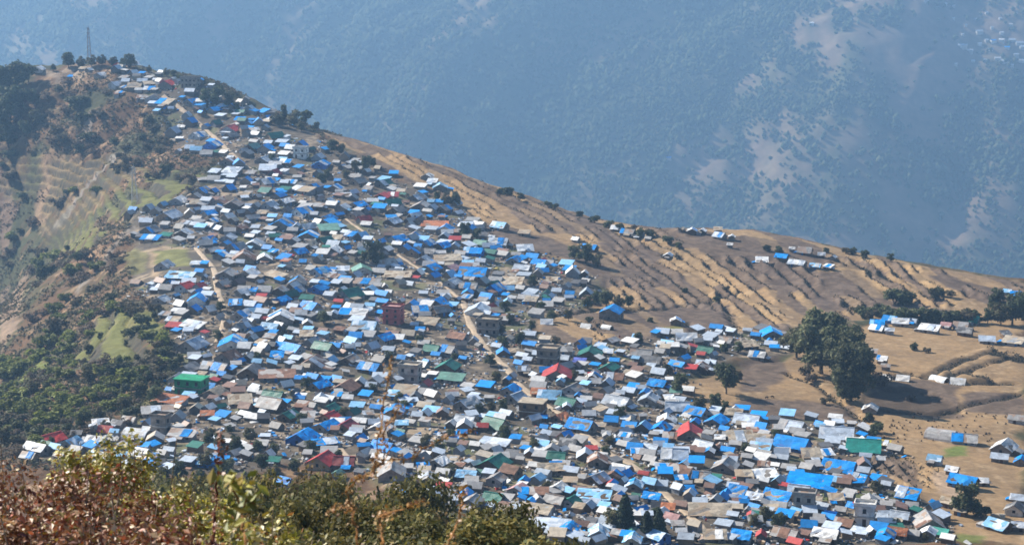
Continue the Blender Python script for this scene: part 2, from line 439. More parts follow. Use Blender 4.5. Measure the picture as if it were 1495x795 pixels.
for p in SCAR: bare = np.maximum(bare, mpoly(p, 16) * 1.0)
bare = np.maximum(bare, .5 * sstep(g1 + g2 * .8 + .4 * g4, .30, .8))
mc = mixc(C3(.045, .062, .026) * np.ones(MZ.shape + (3,)), C3(.078, .085, .038), sstep(g2, -.3, .4))
mc = mixc(mc, C3(.13, .12, .06), sstep(g1 - g2, .1, .6) * .6)
spurm = sstep(1 - 1.6 * np.abs(np.sin((UX + 130 * fbm(UX / 500, UY / 500, 101, 3) - .40 * (UY - 2700)) / 164.0 + .35)) + .9 * g1 + .5 * g2, .0, .9)
mc = mixc(mc, C3(.26, .18, .105), spurm * .75 * sstep(g2 + g4, -.4, .5))
warm = np.maximum(mpoly([(1120,-40),(1560,-40),(1560,420),(1270,420),(1180,260),(1120,160)], 70), .6 * mpoly([(900,160),(1130,120),(1200,280),(1100,345),(900,320)], 60)) * np.clip(.55 + .8 * g2 + .5 * g5, 0, 1)
mc = mixc(mc, C3(.22, .145, .09), warm * .75)
mc = mixc(mc, mixc(C3(.29, .195, .13) * np.ones_like(mc), C3(.20, .145, .095), sstep(g3 + .6 * g4, -.3, .5)), np.clip(bare, 0, 1) * (1 - .4 * sstep(g4 - .4 * g3, .15, .5)))
mc = np.clip(mc * (1 + .25 * g3)[..., None], .01, .8)
M_mount = attr_mat('far_hillside', noise=.03, amt=.35, bump=0)
o = link_mesh('far_mountain', np_mesh('far_mountain', np.stack([MX, MY, MZ], -1).reshape(-1, 3), grid_faces(len(my_), len(mx_)), True, mc.reshape(-1, 3)), M_mount)
o['kind'] = 'structure'

# far forest: one mass of tree tops on the far side, thinner on the bare ground
def blobs(centers, radii, colors, jit=.35):
    t = np.array([(0, 0, 1.5), (1, 0, .3), (.31, .95, .25), (-.81, .59, .35), (-.81, -.59, .2), (.31, -.95, .3), (0, 0, -.6)])
    f = np.array([(0, 1, 2), (0, 2, 3), (0, 3, 4), (0, 4, 5), (0, 5, 1), (6, 2, 1), (6, 3, 2), (6, 4, 3), (6, 5, 4), (6, 1, 5)])
    n = len(centers)
    V = t[None] * radii[:, None, None] * (1 + jit * rng.uniform(-1, 1, (n, 7, 1))) + centers[:, None]
    F = f[None] + 7 * np.arange(n)[:, None, None]
    return V.reshape(-1, 3), F.reshape(-1, 3), np.repeat(colors, 7, 0)
nT = 200000
fx = rng.uniform(-1050, 1100, nT) * KM; fy = rng.uniform(2050, 3780, nT) * KM; fz = mount(fx, fy)
px_, py_ = to_pix(fx, fy, fz)
b_here = bil(mx_, my_, np.clip(bare * (1 - .75 * sstep(g4 - .4 * g3, .05, .3)), 0, 1), fx, fy); s_here = bil(mx_, my_, spurm, fx, fy) + 1.6 * bil(mx_, my_, warm, fx, fy)
ok = (px_ > -160) & (px_ < 1655) & (py_ > -150) & (py_ < 440) & (rng.uniform(0, 1, nT) > np.minimum(b_here * 1.9 + .3 * s_here, .97)) & (rng.uniform(-1, 1, nT) * .55 + fbm(fx / 105, fy / 150, 161, 3) > -.35)
fx, fy, fz = fx[ok], fy[ok], fz[ok]
rr = rng.uniform(4.0, 8.5, len(fx)) * (1 + .5 * fbm(fx / 80, fy / 80, 163, 2))
tone = rng.uniform(.75, 1.3, (len(fx), 1))
cc = np.where(rng.uniform(0, 1, (len(fx), 1)) < .18, np.array([[.085, .092, .04]]), np.array([[.048, .066, .03]])) * tone
Vb, Fb, Cb = blobs(np.stack([fx, fy, fz + rr * .5], -1), rr, cc)
M_far_forest = attr_mat('far_forest', noise=.2, amt=.2, bump=0)
o = link_mesh('far_forest', np_mesh('far_forest', Vb, Fb, True, Cb), M_far_forest)
o['kind'] = 'stuff'; o['label'] = 'hazy dark forest covering the far side of the valley'

# ------------------------------------------------------------------ haze
hm = bpy.data.materials.new('haze'); hm.use_nodes = True
nt = hm.node_tree
nt.nodes.remove(nt.nodes['Principled BSDF'])
pv = nt.nodes.new('ShaderNodeVolumePrincipled')
pv.inputs['Color'].default_value = (.33, .60, 1.0, 1)
pv.inputs['Density'].default_value = HAZE_D
pv.inputs['Anisotropy'].default_value = .32
nt.links.new(pv.outputs[0], nt.nodes['Material Output'].inputs['Volume'])
try: hm.cycles.homogeneous_volume = True
except Exception: pass
hx, hy0, hy1, hz0, hz1 = 4200, -200, 7600, float(min(MZ.min(), Z.min())) - 1, float(max(MZ.max(), 20)) + 20
bvs = [(x, y, z) for z in (hz0, hz1) for y in (hy0, hy1) for x in (-hx, hx)]
me = bpy.data.meshes.new('haze')
me.from_pydata(bvs, [], [(0, 2, 3, 1), (4, 5, 7, 6), (0, 1, 5, 4), (2, 6, 7, 3), (0, 4, 6, 2), (1, 3, 7, 5)])
o = link_mesh('haze', me, hm); o['kind'] = 'stuff'; o['label'] = 'pale blue haze filling the valley air'
# ------------------------------------------------------------------ building materials
def roof_mat(name, c, rough=.5, spec=.4, stain=.35, wrinkle=False, rust=0.0, alt=None):
    m, nt, b = new_mat(name)
    L = nt.links.new
    tc = N(nt, 'ShaderNodeTexCoord'); oi = N(nt, 'ShaderNodeObjectInfo')
    ad = N(nt, 'ShaderNodeVectorMath', operation='ADD'); L(tc.outputs['Object'], ad.inputs[0])
    cm = N(nt, 'ShaderNodeCombineXYZ'); ml = N(nt, 'ShaderNodeMath', operation='MULTIPLY'); ml.inputs[1].default_value = 57.0
    L(oi.outputs['Random'], ml.inputs[0])
    for k in range(3): L(ml.outputs[0], cm.inputs[k])
    L(cm.outputs[0], ad.inputs[1])
    vo = N(nt, 'ShaderNodeTexVoronoi', distance='CHEBYCHEV'); vo.inputs['Scale'].default_value = .55
    L(ad.outputs[0], vo.inputs['Vector'])
    no = N(nt, 'ShaderNodeTexNoise'); no.inputs['Scale'].default_value = 1.1; no.inputs['Detail'].default_value = 5; no.inputs['Roughness'].default_value = .7
    L(ad.outputs[0], no.inputs['Vector'])
    # sheet to sheet brightness
    sx = N(nt, 'ShaderNodeSeparateColor'); L(vo.outputs['Color'], sx.inputs[0])
    m1 = N(nt, 'ShaderNodeMapRange'); m1.inputs['To Min'].default_value = .74; m1.inputs['To Max'].default_value = 1.2; L(sx.outputs[0], m1.inputs['Value'])
    m2 = N(nt, 'ShaderNodeMapRange'); m2.inputs['From Min'].default_value = .3; m2.inputs['From Max'].default_value = .7
    m2.inputs['To Min'].default_value = 1 - stain; m2.inputs['To Max'].default_value = 1 + stain * .6; L(no.outputs['Fac'], m2.inputs['Value'])
    m3 = N(nt, 'ShaderNodeMapRange'); m3.inputs['To Min'].default_value = .72; m3.inputs['To Max'].default_value = 1.18; L(oi.outputs['Random'], m3.inputs['Value'])
    p1 = N(nt, 'ShaderNodeMath', operation='MULTIPLY'); L(m1.outputs[0], p1.inputs[0]); L(m2.outputs[0], p1.inputs[1])
    p2 = N(nt, 'ShaderNodeMath', operation='MULTIPLY'); L(p1.outputs[0], p2.inputs[0]); L(m3.outputs[0], p2.inputs[1])
    sc = N(nt, 'ShaderNodeVectorMath', operation='SCALE'); sc.inputs[0].default_value = c; L(p2.outputs[0], sc.inputs['Scale'])
    out = sc.outputs[0]
    if alt:
        v2 = N(nt, 'ShaderNodeTexVoronoi', distance='CHEBYCHEV'); v2.inputs['Scale'].default_value = .42; L(ad.outputs[0], v2.inputs['Vector'])
        s2 = N(nt, 'ShaderNodeSeparateColor'); L(v2.outputs['Color'], s2.inputs[0])
        gt = N(nt, 'ShaderNodeMath', operation='GREATER_THAN'); gt.inputs[1].default_value = .76; L(s2.outputs[1], gt.inputs[0])
        ma = N(nt, 'ShaderNodeMix', data_type='RGBA'); L(gt.outputs[0], ma.inputs['Factor']); L(out, ma.inputs['A']); ma.inputs['B'].default_value = (*alt, 1)
        out = ma.outputs['Result']
    if rust:
        rp = N(nt, 'ShaderNodeMapRange'); rp.inputs['From Min'].default_value = .52; rp.inputs['From Max'].default_value = .66; rp.inputs['To Max'].default_value = rust
        n2 = N(nt, 'ShaderNodeTexNoise'); n2.inputs['Scale'].default_value = .45; n2.inputs['Detail'].default_value = 6; L(ad.outputs[0], n2.inputs['Vector']); L(n2.outputs['Fac'], rp.inputs['Value'])
        mi = N(nt, 'ShaderNodeMix', data_type='RGBA'); L(rp.outputs[0], mi.inputs['Factor']); L(out, mi.inputs['A']); mi.inputs['B'].default_value = (.19, .10, .06, 1)
        out = mi.outputs['Result']
    L(out, b.inputs['Base Color'])
    b.inputs['Roughness'].default_value = rough; b.inputs['Specular IOR Level'].default_value = spec * .6
    bp = N(nt, 'ShaderNodeBump')
    if wrinkle:
        bp.inputs['Strength'].default_value = .6; bp.inputs['Distance'].default_value = .25; L(no.outputs['Fac'], bp.inputs['Height'])
    else:
        wv = N(nt, 'ShaderNodeTexWave'); wv.inputs['Scale'].default_value = 1.6; wv.inputs['Distortion'].default_value = .3; L(tc.outputs['Object'], wv.inputs['Vector'])
        bp.inputs['Strength'].default_value = .35; bp.inputs['Distance'].default_value = .05; L(wv.outputs['Fac'], bp.inputs['Height'])
    L(bp.outputs[0], b.inputs['Normal'])
    return m
ROOF = {   # code: (material, word, colour family)
 'B': (roof_mat('bright_blue_tarpaulin', (.003, .25, .70), .45, .3, .26, True, 0, (.006, .26, .74)), 'bright blue'),
 'b': (roof_mat('faded_blue_sheet', (.24, .50, .76), .45, .4, .3, False, 0, (.5, .62, .75)), 'pale blue'),
 'L': (roof_mat('bluish_grey_tin', (.44, .51, .60), .40, .5, .28, False, .14, (.60, .64, .68)), 'bluish grey'),
 'W': (roof_mat('white_sheet', (.74, .74, .73), .5, .35, .2, True, 0, (.52, .57, .64)), 'white'),
 'N': (roof_mat('grey_tin', (.36, .355, .35), .5, .4, .3, False, .3, (.30, .22, .17)), 'grey'),
 'C': (roof_mat('tan_roof', (.42, .36, .28), .85, .2, .3, True, 0, (.36, .28, .20)), 'tan'),
 'G': (roof_mat('dark_green_tin', (.020, .155, .115), .45, .4, .30, False), 'dark green'),
 'g': (roof_mat('pale_green_tin', (.13, .27, .22), .5, .4, .35, False, .15), 'pale green'),
 'R': (roof_mat('red_tin', (.50, .050, .042), .5, .4, .30, False), 'red'),
 'r': (roof_mat('dark_red_tin', (.26, .040, .045), .5, .4, .30, False), 'dark red'),
 'M': (roof_mat('rusty_brown_tin', (.24, .135, .095), .7, .25, .40, False, .4, (.40, .37, .35)), 'rusty brown'),
 'K': (roof_mat('dark_slate', (.17, .17, .175), .75, .25, .40, False, 0, (.3, .3, .3)), 'dark grey'),
 'P': (roof_mat('pinkish_roof', (.50, .29, .28), .7, .3, .35, False), 'pinkish'),
 'O': (roof_mat('orange_sheet', (.45, .17, .08), .6, .3, .35, True), 'orange'),
 'T': (roof_mat('teal_tin', (.03, .30, .25), .45, .4, .3, False), 'teal'),
 'Y': (roof_mat('yellow_sheet', (.62, .46, .08), .5, .35, .25, True), 'yellow'),
 'E': (roof_mat('emerald_sheet', (.015, .26, .12), .5, .35, .3, False), 'bright green'),
 'V': (roof_mat('violet_blue_sheet', (.16, .20, .62), .45, .4, .3, True), 'violet blue'),
}
def wall_mat(name, c, stain=.4):
    return roof_mat(name, c, .9, .15, stain, True)
WALL = {'stone': wall_mat('stone_wall', (.26, .235, .21)), 'mud': wall_mat('mud_wall', (.34, .25, .17)), 'wood': wall_mat('plank_wall', (.17, .12, .08)),
        'tin': roof_mat('tin_wall', (.36, .38, .41), .5, .4, .3), 'blue': roof_mat('blue_wall', (.05, .17, .52), .6, .3, .3), 'white': wall_mat('whitewashed_wall', (.66, .64, .60), .25),
        'concrete': wall_mat('concrete_wall', (.36, .35, .33), .3), 'pink': wall_mat('pink_plaster', (.40, .125, .12), .25), 'green': roof_mat('green_wall', (.015, .24, .11), .5, .35, .3),
        'brick': wall_mat('brick_wall', (.34, .15, .09), .3), 'beige': wall_mat('beige_plaster', (.50, .38, .25), .2)}
M_dark = wall_mat('dark_opening', (.022, .022, .025), .3)
M_door = wall_mat('wooden_door', (.10, .06, .04), .3)
M_frame = wall_mat('painted_frame', (.30, .33, .36), .2)
M_bluepaint = wall_mat('blue_painted_wood', (.05, .16, .38), .2)

class MB:
    def __init__(s): s.v, s.f = [], []
    def quadbox(s, p):                       # 8 points: bottom 0-3, top 4-7
        b = len(s.v); s.v += [tuple(q) for q in p]
        s.f += [(b + 3, b + 2, b + 1, b), (b + 4, b + 5, b + 6, b + 7)] + [(b + i, b + (i + 1) % 4, b + 4 + (i + 1) % 4, b + 4 + i) for i in range(4)]
    def box(s, x0, x1, y0, y1, z0, z1):
        s.quadbox([(x0, y0, z0), (x1, y0, z0), (x1, y1, z0), (x0, y1, z0), (x0, y0, z1), (x1, y0, z1), (x1, y1, z1), (x0, y1, z1)])
    def sheet(s, a, b, c, d, nu, nv, th=.06, amp=.05, rag=.1, rnd=random):
        """slab over the quad a-b (ridge) d-c (eave); amp: sag, rag: uneven edge"""
        a, b, c, d = map(Vector, (a, b, c, d)); nrm = (b - a).cross(d - a).normalized()
        if nrm.z < 0: nrm = -nrm
        i0 = len(s.v); top = []
        for j in range(nv + 1):
            for i in range(nu + 1):
                u, v = i / nu, j / nv
                p = a.lerp(b, u).lerp(d.lerp(c, u), v)
                if v > 0: p += nrm * rnd.uniform(-amp, amp)
                if j == nv: p += (d - a).normalized() * rnd.uniform(-rag, rag)
                if i in (0, nu): p += (b - a).normalized() * rnd.uniform(-rag, rag) * .7
                top.append(p)
        s.v += [tuple(p) for p in top] + [tuple(p - nrm * th) for p in top]
        w, n = nu + 1, len(top)
        flip = ((b - a).cross(d - a)).z < 0
        def q(*t): s.f.append(tuple(reversed(t)) if flip else t)
        for j in range(nv):
            for i in range(nu):
                k = i0 + j * w + i
                q(k, k + 1, k + 1 + w, k + w); q(k + n, k + n + w, k + n + w + 1, k + n + 1)
        rim = [i0 + i for i in range(w)] + [i0 + j * w + nu for j in range(1, nv + 1)] + [i0 + nv * w + i for i in range(nu - 1, -1, -1)] + [i0 + j * w for j in range(nv - 1, 0, -1)]
        for k in range(len(rim)):
            x, y = rim[k], rim[(k + 1) % len(rim)]
            q(y, x, x + n, y + n)
    def build(s, name, mat, parent=None, smooth=False):
        me = bpy.data.meshes.new(name); me.from_pydata(s.v, [], s.f); me.update()
        return link_mesh(name, me, mat, parent)
def one_box(name, mat, parent, *b):
    m = MB(); m.box(*b); return m.build(name, mat, parent)

def tag(o, label, cat, group=None, kind=None):
    o['label'] = label; o['category'] = cat
    if group: o['group'] = group
    if kind: o['kind'] = kind
    return o
def empty(name, loc, rz=0.0):
    o = bpy.data.objects.new(name, None); o.empty_display_size = .5
    COL.objects.link(o); o.location = loc; o.rotation_euler = (0, 0, rz)
    return o

# ------------------------------------------------------------------ one building, local X along the ridge, origin at floor level
def building(b):
    r = random.Random(b['seed'])
    L, W, yaw, kind, c, wpx = b['L'], b['W'], b['yaw'], b['kind'], b['c'], b['w']
    X, Y = b['X'], b['Y']
    ca, sa = math.cos(yaw), math.sin(yaw)
    zs = [float(ground(X + ca * x - sa * y, Y + sa * x + ca * y)) for x in (-L / 2, L / 2) for y in (-W / 2, W / 2)]
    z0 = .5 * min(zs) + .5 * (sum(zs) / 4)
    lo = min(zs) - z0 - .5
    t = empty(b['name'], (X, Y, z0), yaw)
    rm = ROOF[c][0]
    wm = WALL[b['wall']]
    near, mid = wpx >= 24, wpx >= 15
    ov = .42 if kind != 'flat' else .1
    Hh = b['H']; R = b['R']
    nu, nv = (5, 3) if near else (3, 2)
    amp = .13 if c in 'BWCObY' else .06
    win_z = .95
    if kind in ('gable', 'tent'):
        m = MB()
        x, y = L / 2, W / 2
        i = len(m.v)
        m.v += [(-x, -y, lo), (x, -y, lo), (x, y, lo), (-x, y, lo), (-x, -y, Hh), (x, -y, Hh), (x, y, Hh), (-x, y, Hh), (-x, 0, Hh + R - .05), (x, 0, Hh + R - .05)]
        m.f += [(0, 1, 5, 4), (2, 3, 7, 6), (1, 2, 6, 9, 5), (3, 0, 4, 8, 7), (3, 2, 1, 0), (4, 5, 9, 8), (6, 7, 8, 9)]
        m.build('wall', wm, t)
        m = MB()
        e = ov * R / (W / 2)
        for s_ in (-1, 1):
            m.sheet((-x - ov, 0, Hh + R + .06), (x + ov, 0, Hh + R + .06), (x + ov, s_ * (y + ov), Hh - e + .06), (-x - ov, s_ * (y + ov), Hh - e + .06), nu, nv, .07, amp, .12 if near else .06, r)
        ro = m.build('roof', rm, t)
        if near and c in 'GRrTLN' and kind == 'gable':
            one_box('ridge_cap', rm, ro, -x - ov, x + ov, -.16, .16, Hh + R + .05, Hh + R + .13)
        if b.get('patch'):
            pc, u0, u1 = b['patch']
            s_ = -1 if r.random() < .75 else 1
            m = MB()
            xa, xb = -x - ov + u0 * (L + 2 * ov), -x - ov + u1 * (L + 2 * ov)
            m.sheet((xa, 0, Hh + R + .17), (xb, 0, Hh + R + .17), (xb, s_ * (y + ov * .8), Hh - e * .8 + .17), (xa, s_ * (y + ov * .8), Hh - e * .8 + .17), 4, 3, .05, .03, .15, r)
            m.build('roof_sheet', ROOF[pc][0], t)
    elif kind == 'shed':
        m = MB(); x, y = L / 2, W / 2
        m.v += [(-x, -y, lo), (x, -y, lo), (x, y, lo), (-x, y, lo), (-x, -y, Hh), (x, -y, Hh), (x, y, Hh + R), (-x, y, Hh + R)]
        m.f += [(0, 1, 5, 4), (1, 2, 6, 5), (2, 3, 7, 6), (3, 0, 4, 7), (4, 5, 6, 7), (3, 2, 1, 0)]
        m.build('wall', wm, t)
        m = MB(); e = ov * R / W
        m.sheet((-x - ov, y + ov, Hh + R + e + .06), (x + ov, y + ov, Hh + R + e + .06), (x + ov, -y - ov, Hh - e + .06), (-x - ov, -y - ov, Hh - e + .06), nu, nv + 1, .07, amp, .14 if near else .07, r)
        m.build('roof', rm, t)
        if b.get('patch'):
            pc, u0, u1 = b['patch']; m = MB()
            xa, xb = -x - ov + u0 * (L + 2 * ov), -x - ov + u1 * (L + 2 * ov)
            m.sheet((xa, y, Hh + R + .19), (xb, y, Hh + R + .19), (xb, -y - ov * .7, Hh - e * .7 + .17), (xa, -y - ov * .7, Hh - e * .7 + .17), 4, 3, .05, .03, .15, r)
            m.build('roof_sheet', ROOF[pc][0], t)
    elif kind == 'arch':
        m = MB(); x, y = L / 2, W / 2; n_ = 9
        prof = [(y * .94 * math.cos(math.pi * k / n_), .02 + (Hh + R) * .94 * math.sin(math.pi * k / n_)) for k in range(n_ + 1)] + [(-y * .94, lo), (y * .94, lo)]
        q_ = len(prof)
        for sx in (-x + .1, x - .1): m.v += [(sx, u, v) for u, v in prof]
        m.f += [tuple(range(q_)), tuple(range(2 * q_ - 1, q_ - 1, -1))] + [(k, (k + 1) % q_, q_ + (k + 1) % q_, q_ + k) for k in range(q_)]
        m.build('wall', wm, t)
        m = MB()
        for k in range(n_):
            a0, a1 = math.pi * k / n_, math.pi * (k + 1) / n_
            p = [(y * math.cos(a0), (Hh + R) * math.sin(a0) + .02), (y * math.cos(a1), (Hh + R) * math.sin(a1) + .02)]
            q_ = [(u * .955, v * .955) for u, v in p]
            m.quadbox([(-x, q_[0][0], q_[0][1]), (x, q_[0][0], q_[0][1]), (x, q_[1][0], q_[1][1]), (-x, q_[1][0], q_[1][1]), (-x, p[0][0], p[0][1]), (x, p[0][0], p[0][1]), (x, p[1][0], p[1][1]), (-x, p[1][0], p[1][1])])
        m.build('roof', rm, t)
    elif kind == 'flat':
        x, y = L / 2, W / 2; st = b['storeys']; hs = 2.0 if st > 2 else 2.6; top = st * hs
        one_box('wall', wm, t, -x, x, -y, y, lo, top)
        m = MB(); m.box(-x - .35, x + .35, -y - .35, y + .35, top, top + .22); rf = m.build('roof', rm, t)
        if near or st > 1:
            m = MB(); h0, h1 = top + .22, top + .95
            m.box(-x - .3, x + .3, -y - .3, -y - .08, h0, h1); m.box(-x - .3, x + .3, y + .08, y + .3, h0, h1)
            m.box(-x - .3, -x - .08, -y - .08, y + .08, h0, h1); m.box(x + .08, x + .3, -y - .08, y + .08, h0, h1)
            if b.get('parapet', True): m.build('parapet', wm, rf)
        for k in range(1, st):
            one_box('floor_slab', WALL['concrete'] if b['wall'] != 'pink' else WALL['pink'], t, -x - .3, x + .3, -y - .3, y + .3, k * hs - .1, k * hs + .14)
        for k in range(st):
            z = k * hs + hs * .36
            for q in range(max(1, int(L / 2.4))):
                xx = -x + (q + .5) * L / max(1, int(L / 2.4))
                if k == 0 and q == 0:
                    one_box('door', M_door, t, xx - .45, xx + .45, -y - .05, -y + .1, .02, min(2.0, hs - .2)); continue
                wf = one_box('window', M_dark, t, xx - .45, xx + .45, -y - .04, -y + .1, z, z + hs * .42)
                if near: one_box('sill', M_frame, wf, xx - .55, xx + .55, -y - .14, -y + .05, z - .1, z - .01)
            one_box('window', M_dark, t, x - .1, x + .04, -.5, .5, z, z + hs * .42)
        return t
    y, x = W / 2, L / 2
    if kind in ('gable', 'shed') and mid and 'hero' not in b and r.random() < .5:
        ec = r.choices('LNMBWbC', (5, 5, 4, 4, 3, 2, 2))[0]
        d_ = r.uniform(.3, .5) * W; h1, h0 = Hh - .12, max(1.0, Hh - .12 - d_ * .38)
        m = MB()
        if r.random() < .55:       # along the front eave
            xa = r.uniform(-x, 0); xb = xa + r.uniform(.4, .5) * L
            m.quadbox([(xa, -y - d_, lo), (xb, -y - d_, lo), (xb, -y - .02, lo), (xa, -y - .02, lo), (xa, -y - d_, h0), (xb, -y - d_, h0), (xb, -y - .02, h1), (xa, -y - .02, h1)])
            ex = m.build('lean_to', WALL[r.choice(('wood', 'tin', 'stone'))], t); m = MB()
            m.sheet((xa - .2, -y - .03, h1 + .09), (xb + .2, -y - .03, h1 + .09), (xb + .2, -y - d_ - .3, h0 - .02), (xa - .2, -y - d_ - .3, h0 - .02), 3, 2, .06, .05, .12, r)
        else:                      # against the gable end
            s_ = r.choice((-1, 1)); ya = r.uniform(-y, -y * .4); yb = ya + r.uniform(.5, .7) * W
            m.quadbox([(s_ * (x + d_), ya, lo), (s_ * (x + d_), yb, lo), (s_ * (x + .02), yb, lo), (s_ * (x + .02), ya, lo), (s_ * (x + d_), ya, h0), (s_ * (x + d_), yb, h0), (s_ * (x + .02), yb, h1), (s_ * (x + .02), ya, h1)])
            ex = m.build('lean_to', WALL[r.choice(('wood', 'tin', 'stone'))], t); m = MB()
            m.sheet((s_ * (x + .46), ya - .2, h1 + .0), (s_ * (x + .46), yb + .2, h1 + .0), (s_ * (x + d_ + .3), yb + .2, h0 - .02), (s_ * (x + d_ + .3), ya - .2, h0 - .02), 3, 2, .06, .05, .12, r)
        m.build('roof', ROOF[ec][0], ex)
    if kind in ('gable', 'shed'):
        if mid:
            dx = r.uniform(-.25, .25) * L
            d_ = one_box('door', r.choice((M_door, M_door, M_bluepaint)), t, dx - .42, dx + .42, -y - .04, -y + .1, 0, min(1.85, Hh - .15))
            if near:
                ws = [s_ * L * .33 + dx * .2 for s_ in (-1, 1)]
                for xx in ws:
                    if abs(xx - dx) < .95: continue
                    wf = one_box('window', M_dark, t, xx - .38, xx + .38, -y - .03, -y + .1, win_z, min(win_z + .85, Hh - .15))
                    one_box('frame', r.choice((M_frame, M_bluepaint, M_door)), wf, xx - .46, xx + .46, -y - .02, -y + .08, win_z - .1, min(win_z + .93, Hh - .08))
                if kind == 'gable' and W > 3.4:
                    for sx in (-1, 1):
                        wf = one_box('window', M_dark, t, sx * x - (.1 if sx > 0 else .03), sx * x + (.03 if sx > 0 else .1), -.4, .4, win_z + .1, min(win_z + .95, Hh))
    elif kind in ('tent', 'arch') and mid:
        one_box('opening', M_dark, t, x - .2 if kind == 'tent' else x - .3, x + .04, -.5, .5, 0, min(1.6, Hh + R * .4))
    if b.get('beige'):
        pass
    return t

